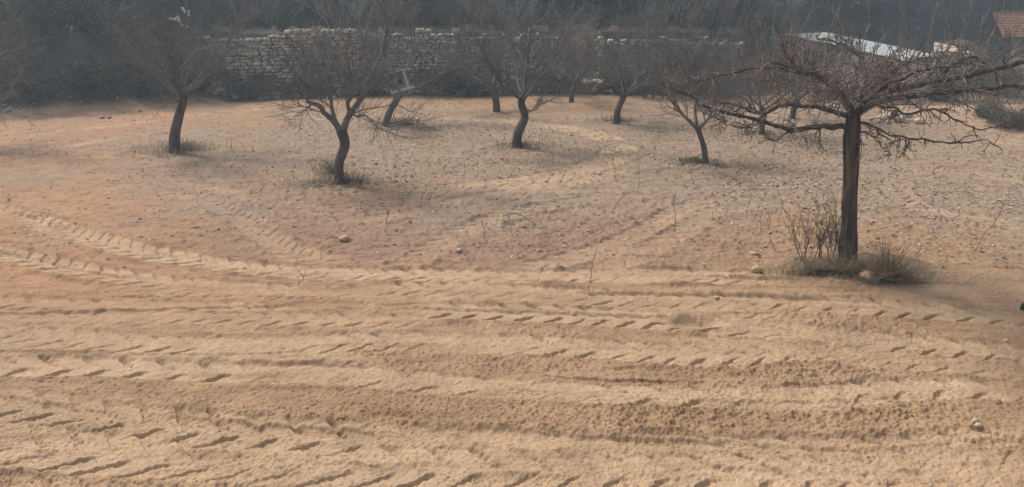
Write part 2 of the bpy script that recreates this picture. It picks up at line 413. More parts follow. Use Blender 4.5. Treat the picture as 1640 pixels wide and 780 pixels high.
def build_ground():
    # rows: dense near the camera, coarser with distance; columns: dense in the seen fan, wide beyond it
    rows = [3.6]
    while rows[-1] < 31:
        y = rows[-1]; rows.append(y + max(.0065, min(.06, y * y * .00019)))
    while rows[-1] < 420:
        y = rows[-1]; rows.append(y + .12 * (y / 31) ** 2.2)
    rows = np.array([-200, -60, -20, -6, -1, 1.0, 2.2, 2.9, 3.3] + rows)
    dense = np.linspace(-.76, .76, 1400)
    outer = .76 + np.array([.02, .06, .12, .22, .4, .7, 1.2, 2.2, 4., 7.])
    cols = np.concatenate([-outer[::-1], dense, outer])
    g = np.maximum(rows * .955 + .9, 4.2)
    X = (cols[None, :] * g[:, None]); Y = np.repeat(rows[:, None], len(cols), 1)
    nr, nc = X.shape
    x = X.ravel(); y = Y.ravel()
    z = terrain(x, y)
    fade = 1 - sstep(26, 34, y)
    # zones ------------------------------------------------
    n1 = fbm(x, y, .45, 21, 3); n2 = fbm(x, y, 1.7, 31, 3)
    def blob(cx, cy, rx, ry, soft=.5):
        d = np.sqrt(((x - cx) / rx) ** 2 + ((y - cy) / ry) ** 2) + .28 * n1 + .14 * n2
        return 1 - sstep(1 - soft, 1 + soft, d)
    red = np.clip(blob(-7.5, 12.5, 5, 4.5) * .7 + blob(-4.5, 8.6, 3.5, 1.3) * .5 + blob(-11, 19, 5, 3) * .6 + blob(10.6, 20.5, 1.0, 2.2) * .9 + blob(4.6, 14, 3.0, 1.8) * .35, 0, 1)
    mauve = np.clip(blob(-1.3, 10.4, 3.6, 1.9) * .85 + blob(1.8, 9.6, 2.6, 1.1) * .5 + blob(3.6, 13.2, 2.4, 1.6) * .6 + blob(-2.5, 12.8, 1.8, .8) * .5, 0, 1)
    stony = np.clip(blob(-1.5, 16.5, 7.5, 5.0, .4) + blob(7, 17, 6, 7) * .9 + blob(6.8, 11.6, 2.6, 2.6) * .7, 0, 1)
    rough = np.clip(.55 + .5 * n1 + .3 * n2, 0.38, 1.3)
    rough = rough + .7 * mauve + .35 * stony
    # tilled strips of loose clods in the foreground
    rough = rough + .30 * np.exp(-((y - (5.35 + .03 * x)) / .27) ** 2) + .25 * np.exp(-((y - 6.25) / .22) ** 2)
    f1 = fbm(x, y, 3.2, 41, 2); f2 = fbm(x, y, 9, 51, 2); f3 = vnoise(x, y, 24, 61); f4 = vnoise(*rot(x, y, .8), 43, 71); f5 = vnoise(*rot(x, y, .3), 75, 73)
    clod = np.clip(f2 - .25, 0, None) + .7 * np.clip(f3 - .2, 0, None) * (f2 > -.3)
    f3 = f3 * (1 - .8 * sstep(9, 16, y)); f4 = f4 * (1 - .9 * sstep(6, 9.5, y)); f5 = f5 * (1 - sstep(4.8, 7, y))
    z = z + fade * (.004 * f1 + rough * ((.0045 + .006 * sstep(7, 12, y)) * f2 + .009 * clod + .007 * f3 + .0085 * f4 + .0055 * f5) + .0022 * f4 + .0022 * f5)
    compact = np.zeros_like(x)
    wob = .03 * vnoise(x, y, 1.3, 81) + .014 * vnoise(x, y, 6, 82) + .008 * vnoise(x, y, 17, 83)
    for ti, (poly, wd, dep, pitch, lean, berm, pale) in enumerate(TRACKS):
        P = np.array([gp(a, b)[:2] for a, b in poly])
        ln = np.linalg.norm(np.diff(P, axis=0), axis=1).sum()
        P = resample(P, max(12, int(ln / .22)))
        D = np.full(len(x), 9.0, dtype=np.float32); Ss = np.zeros(len(x), dtype=np.float32); Sg = np.zeros(len(x), dtype=np.float32)
        acc = 0
        reach = wd / 2 + .3
        for a, b in zip(P[:-1], P[1:]):
            lo = np.minimum(a, b) - reach; hi = np.maximum(a, b) + reach
            r0 = np.searchsorted(rows, lo[1]); r1 = np.searchsorted(rows, hi[1])
            seg = b - a; sl_ = np.linalg.norm(seg)
            if r1 > r0:
                sl0 = slice(r0 * nc, r1 * nc)
                xs = x[sl0]
                m = np.where((xs > lo[0]) & (xs < hi[0]))[0] + r0 * nc
                if len(m):
                    rx = x[m] - a[0]; ry = y[m] - a[1]
                    t = np.clip((rx * seg[0] + ry * seg[1]) / sl_ ** 2, 0, 1)
                    dx = rx - t * seg[0]; dy = ry - t * seg[1]
                    d = np.sqrt(dx * dx + dy * dy)
                    up = d < D[m]
                    mm = m[up]; D[mm] = d[up]; Ss[mm] = acc + t[up] * sl_
                    Sg[mm] = np.sign(seg[0] * ry[up] - seg[1] * rx[up])
            acc += sl_
        m = np.where(D < reach)[0]
        if not len(m): continue
        d = D[m] + wob[m]; sd_ = D[m] * Sg[m]; s = Ss[m]
        # fade along the length and patchy strength
        patch = np.clip(.9 + .32 * vnoise(s * 1.0, sd_ * .6 + ti * 7.3, .9, 90 + ti), .25, 1.15)
        patch = patch * sstep(0, .6, s) * (1 - sstep(acc - .6, acc, s))
        inside = 1 - sstep(wd / 2 - .035, wd / 2 + .03, d)
        # lug bars: two rows of slanted bars meeting in a chevron, offset by half a pitch
        side = (sd_ > 0)
        ph = (s + abs(lean) * np.abs(sd_) * 1.05) / pitch + np.where(side, .5, 0.0) + .20 * vnoise(s, sd_, 1.9, 120 + ti)
        hl = _h(np.floor(ph), np.where(side, 3, 11) + ti * 29, 77) * .5 + .5      # each lug print has its own strength
        fr = np.clip(ph - np.floor(ph) + .045 * f3[m] + .03 * f4[m], 0, 1)
        bar = sstep(.03, .10, fr) * (1 - sstep(.14, .40, fr))
        keep = np.clip(.74 + .75 * vnoise(s, sd_, 1.0, 140 + ti), 0, 1) * (.55 + .45 * hl)
        lug = bar * keep * sstep(.015, .05, np.abs(sd_))
        floor = -dep * .20 - dep * 1.12 * lug + .010 * f2[m] * (1 - keep) + .0022 * f3[m] + .0022 * f4[m] + .002 * f5[m]
        old = z[m]; base = terrain(x[m], y[m])
        fine = .25
        tgt = base + floor * 1.0 + (old - base) * fine
        k = inside * patch * .92
        nz = old * (1 - k) + tgt * k
        b1 = berm * np.exp(-((d - wd / 2 - .055) / .05) ** 2) * np.clip(.55 + .9 * vnoise(s * 1.4, sd_, 1.6, 160 + ti) + .5 * vnoise(s, sd_, 7, 170 + ti), 0, 1.6)
        nz = nz + .45 * b1 * np.clip(patch, 0, 1)
        z[m] = nz
        compact[m] = np.maximum(compact[m] * (1 - inside * .5), inside * min(1, pale * 1.2) * np.clip(patch, 0, 1) * (.7 + .3 * keep) * np.clip(1.0 + sstep(9, 12, y[m]) * (-.35 + 1.0 * n2[m] + .5 * f2[m]), .15, 1.15))
    for gi, (poly, hgt, ww) in enumerate(FURROWS):
        P = np.array([gp(a, b)[:2] for a, b in poly]); P = resample(P, 40)
        SD = np.full(len(x), 9.0, dtype=np.float32); AS = np.zeros(len(x), dtype=np.float32)
        for ii, (a, b) in enumerate(zip(P[:-1], P[1:])):
            lo = np.minimum(a, b) - .35; hi = np.maximum(a, b) + .35
            r0 = np.searchsorted(rows, lo[1]); r1 = np.searchsorted(rows, hi[1])
            if r1 <= r0: continue
            xs = x[r0 * nc:r1 * nc]; m = np.where((xs > lo[0]) & (xs < hi[0]))[0] + r0 * nc
            if not len(m): continue
            seg = b - a; sl_ = np.linalg.norm(seg); rx = x[m] - a[0]; ry = y[m] - a[1]
            t = (rx * seg[0] + ry * seg[1]) / sl_ ** 2
            sdv = (seg[0] * ry - seg[1] * rx) / sl_
            okk = (t > -.02) & (t < 1.02) & (np.abs(sdv) < np.abs(SD[m])); mm = m[okk]; SD[mm] = sdv[okk]; AS[mm] = (ii + np.clip(t[okk], 0, 1)) / 39
        m = np.where(np.abs(SD) < .34)[0]
        sd_ = SD[m] + wob[m] * 1.1
        k = np.clip(.75 + .8 * vnoise(x[m] * 1.1, y[m] * 1.1 + gi * 3.3, 1.0, 300 + gi), .1, 1.3) * sstep(0, .08, AS[m]) * (1 - sstep(.92, 1, AS[m]))
        z[m] += k * hgt * np.tanh(sd_ / .016) * np.exp(-np.abs(sd_) / ww)
    # hole dug beside the track
    hx, hy = gp(1108, 516)[:2]
    dd = np.sqrt(((x - hx) / .33) ** 2 + ((y - hy) / .15) ** 2)
    z -= .055 * (1 - sstep(.35, 1.0, dd + .2 * n2)); z += .02 * np.exp(-((dd - 1.25) / .25) ** 2)
    # mound at the foot of the near tree
    mx, my = gp(1375, 428)[:2]
    dm = np.sqrt(((x - mx) / 1.15) ** 2 + ((y - my) / .38) ** 2)
    z += .11 * (1 - sstep(.2, 1.1, dm + .15 * n2))
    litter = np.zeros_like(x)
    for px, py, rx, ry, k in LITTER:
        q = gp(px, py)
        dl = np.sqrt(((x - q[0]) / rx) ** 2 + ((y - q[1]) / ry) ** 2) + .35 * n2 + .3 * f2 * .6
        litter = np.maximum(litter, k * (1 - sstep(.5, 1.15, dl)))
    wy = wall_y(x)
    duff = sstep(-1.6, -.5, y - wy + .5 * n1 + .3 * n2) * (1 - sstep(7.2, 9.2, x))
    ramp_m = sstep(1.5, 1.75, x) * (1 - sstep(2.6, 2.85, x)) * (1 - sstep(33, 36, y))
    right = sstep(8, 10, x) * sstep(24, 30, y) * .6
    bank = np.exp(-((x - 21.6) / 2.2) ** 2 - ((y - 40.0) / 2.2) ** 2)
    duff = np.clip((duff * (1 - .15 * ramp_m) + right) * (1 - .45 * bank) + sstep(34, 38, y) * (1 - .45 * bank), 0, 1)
    # rubble strip at far left is greyish litter
    litter = np.maximum(litter, .55 * sstep(-2.9, -1.9, y - wy + .3 * n2) * (1 - sstep(-8.5, -6.5, x)))
    red = np.clip(red + bank , 0, 1)
    V = np.stack([x, y, z], 1)
    r = np.arange(nr - 1)[:, None] * nc; c = np.arange(nc - 1)[None, :]
    a = (r + c).ravel()
    F = np.stack([a, a + 1, a + nc + 1, a + nc], 1)
    o = mesh_obj('ground', V, F, M['soil'])
    o['kind'] = 'structure'
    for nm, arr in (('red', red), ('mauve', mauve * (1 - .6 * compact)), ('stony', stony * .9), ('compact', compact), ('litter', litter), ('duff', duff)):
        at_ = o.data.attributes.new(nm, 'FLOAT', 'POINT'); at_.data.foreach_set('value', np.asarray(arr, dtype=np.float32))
    return rows, cols, z.reshape(nr, nc), g
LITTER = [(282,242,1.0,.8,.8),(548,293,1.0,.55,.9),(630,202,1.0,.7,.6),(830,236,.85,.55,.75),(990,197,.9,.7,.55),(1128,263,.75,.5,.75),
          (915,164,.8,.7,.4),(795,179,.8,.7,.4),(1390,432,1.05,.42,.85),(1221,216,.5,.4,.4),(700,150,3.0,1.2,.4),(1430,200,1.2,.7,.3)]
G_rows, G_cols, G_z, G_g = build_ground()
def gz(x, y):                            # height of the finished ground
    i = int(np.clip(np.searchsorted(G_rows, y) - 1, 0, len(G_rows) - 2))
    c = x / (G_g[i]); j = int(np.clip(np.searchsorted(G_cols, c) - 1, 0, len(G_cols) - 2))
    return float(G_z[i:i + 2, j:j + 2].mean())
def ground_pt(px, py):
    z = 0.0
    for _ in range(4):
        q = gp(px, py, z); z = gz(q[0], q[1])
    return np.array([q[0], q[1], z])

# ------------------------------------------------------------------ dry stone terrace walls
def stone_wall(x0, x1, name, label, ht):
    xm = (x0 + x1) / 2
    root = thing(name, label, 'stone wall', (xm, float(wall_y(xm)), 0))
    b = Buf(); y = 0.0; seed = 100 + int(x0 * 10)
    r = np.random.default_rng(seed + 5000)
    base = ICO2
    z = -.12
    while z < ht:
        h = .065 + .10 * r.random()
        x = x0 - .2 * r.random()
        while x < x1:
            wdt = .08 + .26 * r.random() ** 1.8
            cx = x + wdt / 2
            top = ht - .22 * abs(vnoise(np.array([cx]), np.array([0.]), .9, 3)[0]) - .12 * r.random()
            if z + h * .5 < top and cx < x1:
                seed += 1
                V = rock_verts(base, wdt * .56, .20 + .06 * r.random(), h * .60, seed, .72, .14)
                tl = (r.random() - .5) * .35; c_, s_ = cos(tl), sin(tl)
                V = V @ np.array([[c_, 0, s_], [0, 1, 0], [-s_, 0, c_]])
                V += [cx - xm, float(wall_y(cx)) - float(wall_y(xm)) + .20 + (r.random() - .5) * .10 + z * .05, z + h / 2 + (r.random() - .5) * .03]
                b.add(V, base[1])
            x += wdt
        z += h * .92
    b.obj('stone_facing', M['stone'], root)
    # earth and rubble core behind the facing
    xs = np.linspace(x0 + .05, x1 - .05, 40); ys = wall_y(xs) - float(wall_y(xm))
    k = Buf()
    for dy, zz in ((.20, -.3), (.26, ht - .22), (.60, ht - .20), (.60, -.3)):
        pass
    prof = [(.22, -.3), (.30, ht - .24), (.62, ht - .2), (.62, -.3)]
    V = np.array([[xs[i] - xm, ys[i] + p, q + (.05 * vnoise(np.array([xs[i]]), np.array([1.]), 2, 8)[0] if q > 0 else 0)] for i in range(40) for p, q in prof])
    F = [[i * 4 + j, (i + 1) * 4 + j, (i + 1) * 4 + (j + 1) % 4, i * 4 + (j + 1) % 4] for i in range(39) for j in range(4)]
    k.add(V, F); k.add(V[:4], [[3, 2, 1, 0]]); k.add(V[-4:], [[0, 1, 2, 3]])
    k.obj('rubble_core', M['core'], root)
    return root
stone_wall(-8.95, 1.60, 'stone_wall', 'long grey dry stone terrace wall on the left of the earth ramp', 1.98)
stone_wall(2.78, 7.3, 'stone_wall', 'dry stone terrace wall to the right of the earth ramp, half hidden by bare branches', 1.74)

def rock(px, py, size, mat, label, group=None, name='rock', flat=.6, seed=None, xy=None, z=None, cat='rock'):
    if xy is None: q = ground_pt(px, py)
    else: q = np.array([xy[0], xy[1], gz(*xy)])
    seed = seed or int(abs(px) * 7 + abs(py) * 13)
    V = rock_verts(ICO2, size * .5, size * .42, size * .5 * flat, seed, .45, .25)
    V = rotz(V, seed * 1.7)
    o = mesh_obj(name, V, ICO2[1], M[mat], None, True, (q[0], q[1], q[2] + size * flat * .22 + (z or 0)))
    return tag(o, label, cat, group)

# rubble fallen at the foot of the wall (each rock a thing)
r_ = np.random.default_rng(11)
for k in range(30):
    px = 690 + 62 * r_.random() ; py = 128 + 24 * r_.random()
    rock(px, 150, .16 + .20 * r_.random(), 'grey_rock', 'pale grey rock in the rubble heap at the foot of the left stone wall', 'rocks of the left rubble heap', seed=300 + k,
         xy=((lambda q: (q[0], q[1] + .35 * r_.random()))(gp(px, 149 + 3 * r_.random()))), z=max(0, (146 - py) / 52))
for k in range(26):
    px = 938 + 50 * r_.random(); py = 122 + 26 * r_.random()
    rock(px, 150, .16 + .2 * r_.random(), 'grey_rock', 'pale grey rock in the rubble beside the foot of the earth ramp', 'rocks beside the earth ramp', seed=400 + k,
         xy=((lambda q: (q[0], q[1] + .4 * r_.random()))(gp(px, 150 + 3 * r_.random()))), z=max(0, (144 - py) / 60))
for k in range(16):
    px = 345 + 210 * r_.random()
    rock(px, 158, .12 + .16 * r_.random(), 'grey_rock', 'grey stone fallen in front of the left stone wall', 'stones fallen before the left wall', seed=500 + k, xy=tuple(gp(px, 156 + 4 * r_.random())[:2]))
for k in range(40):
    px = -10 + 270 * r_.random() ** 1.3
    rock(px, 180, .04 + .13 * r_.random() ** 2, 'grey_rock', 'small pale stone in the rubbly strip below the left thicket', 'stones of the rubbly strip', seed=600 + k, xy=tuple(gp(px, 166 + 26 * r_.random())[:2]))
for k in range(14):
    px = 1395 + 78 * r_.random()
    rock(px, 195, .14 + .16 * r_.random(), 'rock', 'whitish stone in the low heap beyond the flat-topped tree', 'stones of the low heap', seed=700 + k, xy=tuple(gp(px, 192 + 8 * r_.random())[:2]), z=.10 * r_.random())

# ------------------------------------------------------------------ trees
def bare_tree(name, label, trunk_px, radii, limbs_px=None, crown=(1.2, 1.9), nl=5, n2=42, n3=260, n4=1300, seed=1, group=None, mats=('bark_far', 'twig_far'), lean_out=.62, up=.22, base_xy=None, sides=12, rt=.0031, wide=1.4, sink=.12, cat='tree'):
    """trunk_px: (px,py,dY) from the foot up; limbs_px: list of (points, r0, r1)"""
    global rng
    rng = np.random.default_rng(seed)
    q = ground_pt(*trunk_px[0][:2]) if base_xy is None else np.array([base_xy[0], base_xy[1], gz(*base_xy)])
    root = thing(name, label, cat, tuple(q), group)
    Y0 = q[1]
    T = np.array([at(a, b, Y0 + c) for a, b, c in trunk_px]) - q
    T[0] = [T[0][0], 0, -sink]
    trunk_mesh(T, radii, 'trunk', M[mats[0]], root, 30, sides, .16, 1.3, seed)
    groups = []
    if limbs_px:
        for pts, r0, r1 in limbs_px:
            P = resample(np.array([at(a, b, Y0 + c) for a, b, c in pts]) - q, 9)
            P[1:] += rng.normal(size=(8, 3)) * .02
            groups.append((P[None], np.linspace(r0, r1, 9)[None]))
    top = T[-1]; tdir = norm(T[-1] - T[-2])
    for k in range(nl):
        a = 2 * pi * (k + .6 * rng.random()) / nl
        d = norm(np.array([cos(a) * wide, sin(a) * wide, lean_out * (.7 + .6 * rng.random())]) + .4 * tdir)
        L = 1.15 * (crown[0] + (crown[1] - crown[0]) * rng.random())
        P = [top - tdir * .10 * rng.random()]
        for j in range(8):
            P.append(P[-1] + d * L / 8); d = norm(d + .16 * rng.normal(size=3) + np.array([0, 0, .06]))
        groups.append((np.array(P)[None], np.linspace(radii[-1] * .46, .006, 9)[None]))
    g2 = spawn(groups, n2, .15, 1, .5, 1.2, .75, up, .16, 8, .0095, .003, .04)
    g3 = spawn(groups + [g2], int(n3 * 1.4), .15, 1, .25, .8, .8, up * .7, .2, 6, .0046, .002, .03)
    g4 = spawn([g2, g3], int(n4 * 1.5), .1, 1, .12, .42, .8, up * .5, .22, 4, rt, rt * .55, .02)
    b = Buf()
    for P, R in groups: b.add(*tubes(P, R, 8))
    b.add(*tubes(*g2, 5)); b.add(*tubes(*g3, 4)); b.add(*tubes(*g4, 3))
    b.obj('crown', M[mats[1]], root)
    return root

bare_tree('almond_tree', 'dark leaning bare tree in front of the left thicket with white scraps in its top',
    [(279,243,0),(280,215,.05),(287,185,.1),(292,165,.1),(294,152,.1)], (.105,.10,.085,.075),
    [([(292,160,.1),(270,140,0),(245,125,-.1),(215,100,-.2),(190,85,-.3)], .05,.012), ([(294,155,.1),(305,120,.2),(308,80,.4),(300,40,.5),(296,10,.6)], .055,.012),
     ([(294,155,.1),(320,130,.3),(345,112,.5)], .035,.01), ([(290,155,.1),(275,165,-.3),(258,170,-.5)], .022,.008), ([(292,150,.1),(280,105,-.3),(262,60,-.5),(250,20,-.6)], .045,.012)],
    (1.5,2.3), 5, 50, 340, 1700, 11, sides=14)
bare_tree('almond_tree', 'bare tree with a crooked dark trunk forking low into a wide V',
    [(544,294,0),(543,262,0),(552,232,.05),(547,208,.05)], (.085,.075,.075,.085),
    [([(546,212,.05),(530,190,-.05),(510,170,-.15),(490,155,-.2),(478,120,-.2)], .058,.018), ([(549,212,.05),(558,188,.1),(575,160,.15),(590,135,.2),(605,95,.25),(622,40,.3)], .06,.012),
     ([(540,200,.05),(530,170,.2),(525,140,.3),(520,100,.4),(515,60,.5)], .035,.01), ([(560,185,.1),(590,188,-.2),(615,200,-.35)], .022,.006), ([(497,165,-.15),(485,180,-.3),(470,190,-.4)], .016,.005),
     ([(556,190,.1),(560,150,-.3),(556,100,-.5),(560,50,-.6)], .04,.01)],
    (.8,1.2), 0, 34, 300, 1500, 12, sides=14)
bare_tree('almond_tree', 'bare tree leaning right and carrying a grey wooden box in its fork',
    [(615,202,0),(622,184,.1),(632,165,.2),(642,150,.25)], (.085,.08,.075,.07),
    [([(640,152,.25),(625,125,.0),(610,95,-.1),(600,60,-.2)], .04,.01), ([(643,150,.3),(655,110,.6),(660,75,.8),(652,30,.9)], .045,.012), ([(632,166,.2),(655,178,-.1),(664,177,-.2),(675,165,-.2)], .015,.005)],
    (1.2,1.8), 4, 36, 220, 1100, 13)
bare_tree('almond_tree', 'short dark trunk and wispy crown standing left of the crooked middle tree', [(796,179,0),(794,160,0),(789,142,.0)], (.095,.09,.085), None, (1.4,2.2), 5, 46, 280, 1400, 14)
bare_tree('almond_tree', 'bare tree with an S shaped dark trunk in the middle of the field',
    [(826,235,0),(829,214,0),(840,188,.05),(835,165,.05),(838,155,.05)], (.10,.095,.085,.075,.07),
    [([(838,158,.05),(860,130,.1),(880,100,.2),(895,70,.3)], .04,.012), ([(837,160,.05),(825,135,-.2),(800,110,-.3),(775,95,-.4)], .035,.01), ([(839,156,.05),(842,110,.2),(850,60,.3),(846,10,.4)], .045,.012),
     ([(842,178,.05),(860,172,-.2),(866,160,-.3)], .018,.006)],
    (1.5,2.2), 4, 48, 320, 1700, 15, sides=14)
bare_tree('almond_tree', 'small dark tree near the foot of the earth ramp', [(915,164,0),(916,150,0),(921,130,.0)], (.07,.065,.06), None, (1.2,1.8), 5, 40, 240, 1200, 16)
bare_tree('almond_tree', 'dark trunk leaning right below a broad twiggy crown, near the right end of the ramp',
    [(986,198,0),(990,176,0),(998,156,.05),(1003,146,.05)], (.085,.08,.075,.075),
    [([(1001,150,.05),(985,140,-.1),(970,125,-.1)], .03,.01), ([(1003,148,.05),(1030,118,.2),(1060,95,.3)], .04,.01), ([(1003,148,.05),(1000,100,.1),(1010,50,.2)], .04,.01)],
    (1.5,2.2), 5, 46, 320, 1600, 17)
bare_tree('almond_tree', 'young bare tree leaning left and forking like a Y, left of the flat-topped tree',
    [(1131,262,0),(1128,240,0),(1122,218,0),(1117,204,0)], (.062,.055,.05,.05),
    [([(1117,207,0),(1100,190,-.1),(1080,172,-.2),(1066,150,-.3),(1058,120,-.3)], .036,.01), ([(1118,206,0),(1135,190,.1),(1155,178,.2),(1175,150,.3)], .026,.008), ([(1117,206,0),(1112,165,.2),(1105,120,.4),(1100,80,.5)], .034,.01)],
    (.9,1.4), 1, 34, 240, 1200, 18)
bare_tree('almond_tree', 'slim grey trunk seen under the left branch of the flat-topped tree', [(1221,216,0),(1221,195,0),(1220,172,0)], (.07,.058,.055), None, (1.2,1.8), 5, 38, 240, 1200, 19)
bare_tree('almond_tree', 'dark slanting trunk close to the shed, behind the flat-topped tree', [(1268,190,0),(1272,172,0),(1279,155,0)], (.08,.075,.07), None, (1.1,1.7), 5, 36, 220, 1000, 20)
bare_tree('almond_tree', 'pale branching tree reaching in from the left edge of the photo', [(-70,235,0),(-66,210,0),(-60,185,0)], (.10,.09,.085),
    [([(-60,190,0),(-30,150,.1),(0,140,.1),(40,128,.1)], .03,.008), ([(-60,185,0),(-20,110,.1),(10,85,.1),(45,70,.1)], .04,.008), ([(-60,185,0),(-25,80,.2),(10,40,.3),(40,25,.3)], .045,.008), ([(-50,190,0),(0,160,-.1),(30,154,-.2)], .02,.006)],
    (1.0,1.5), 3, 34, 200, 900, 21)
# bare trees standing on the terrace
bare_tree('bare_tree', 'blackish leaning trunk on the terrace above the box tree', [(659,82,0),(657,50,0),(650,15,0),(648,-30,0)], (.14,.12,.11,.10), None, (1.4,2.4), 5, 40, 200, 800, 22, base_xy=(-3.3, 27.5))
bare_tree('bare_tree', 'pale little tree with ghostly branches at the top of the earth ramp', [(905,52,0),(910,45,0),(913,38,0)], (.05,.045,.045),
    [([(912,42,0),(900,30,0),(892,18,0),(886,0,0)], .035,.012), ([(913,40,0),(922,25,.1),(935,5,.2),(940,-20,.2)], .035,.012), ([(915,36,0),(925,30,-.1),(938,22,-.1)], .02,.008)],
    (.8,1.2), 1, 12, 24, 60, 23, base_xy=(1.95, 31.5), mats=('twig_pale', 'twig_pale'))
def shoots(name, label, x, y, n, h0, h1, spread, seed, mats='twig_far', group=None, n3=200, n4=700, cat='bush', z=None):
    """a bush of bare upright stems"""
    global rng
    rng = np.random.default_rng(seed)
    root = thing(name, label, cat, (x, y, gz(x, y) if z is None else z), group)
    a = rng.random(n) * 2 * pi; rr = np.sqrt(rng.random(n)) * spread * .45
    P = np.zeros((n, 9, 3)); P[:, 0, 0] = rr * np.cos(a); P[:, 0, 1] = rr * np.sin(a); P[:, 0, 2] = -.06
    L = h0 + (h1 - h0) * rng.random(n)
    d = norm(np.stack([np.cos(a) * rr / max(spread, .01) * 1.3, np.sin(a) * rr / max(spread, .01) * 1.3, np.ones(n)], 1) + .18 * rng.normal(size=(n, 3)))
    for j in range(1, 9):
        P[:, j] = P[:, j - 1] + d * (L / 8)[:, None]; d = norm(d + .10 * rng.normal(size=(n, 3)))
    R = np.linspace(1, .3, 9)[None] * (.008 + .012 * rng.random(n))[:, None]
    g = (P, R)
    g3 = spawn([g], n3, .15, 1, .25, .8, .6, .3, .15, 5, .006, .003, .03)
    g4 = spawn([g, g3], n4, .1, 1, .12, .4, .7, .2, .2, 4, .0032, .0018, .02)
    b = Buf(); b.add(*tubes(P, R, 5)); b.obj('stems', M[mats], root)
    b = Buf(); b.add(*tubes(*g3, 4)); b.add(*tubes(*g4, 3)); b.obj('twigs', M[mats], root)
    return root
def on_ray(px, Y): return at(px, 100, Y)[0]
for k, (px, Y, h) in enumerate(((420,27.6,2.3),(560,27.2,2.6),(740,28.5,2.2),(815,27.4,2.2),(1070,27.0,2.4),(1120,28.0,2.4),(1165,27.2,2.2),(620,29,2.4),(230,27.5,2.6),(130,27,2.6),(330,27.2,2.4))):
    shoots('bare_shrub', 'grey thicket of bare upright stems on the terrace above the stone wall', on_ray(px, Y), Y, 26, h * .6, h, 1.7, 60 + k, mats=('twig_pale' if k % 2 else 'twig_far'), group='bare thickets on the terrace', n3=300, n4=900)
for k, (px, Y, h) in enumerate(((1060,24.6,2.2),(1095,24.9,2.5),(1150,24.7,2.4),(1185,24.2,2.2),(1030,25.0,2.0))):
    shoots('bare_shrub', 'brown grey thicket of bare shoots against the right hand stone wall', on_ray(px, Y), Y, 26, h * .5, h, 1.5, 80 + k, group='bare thickets against the right wall', n3=320, n4=1000)

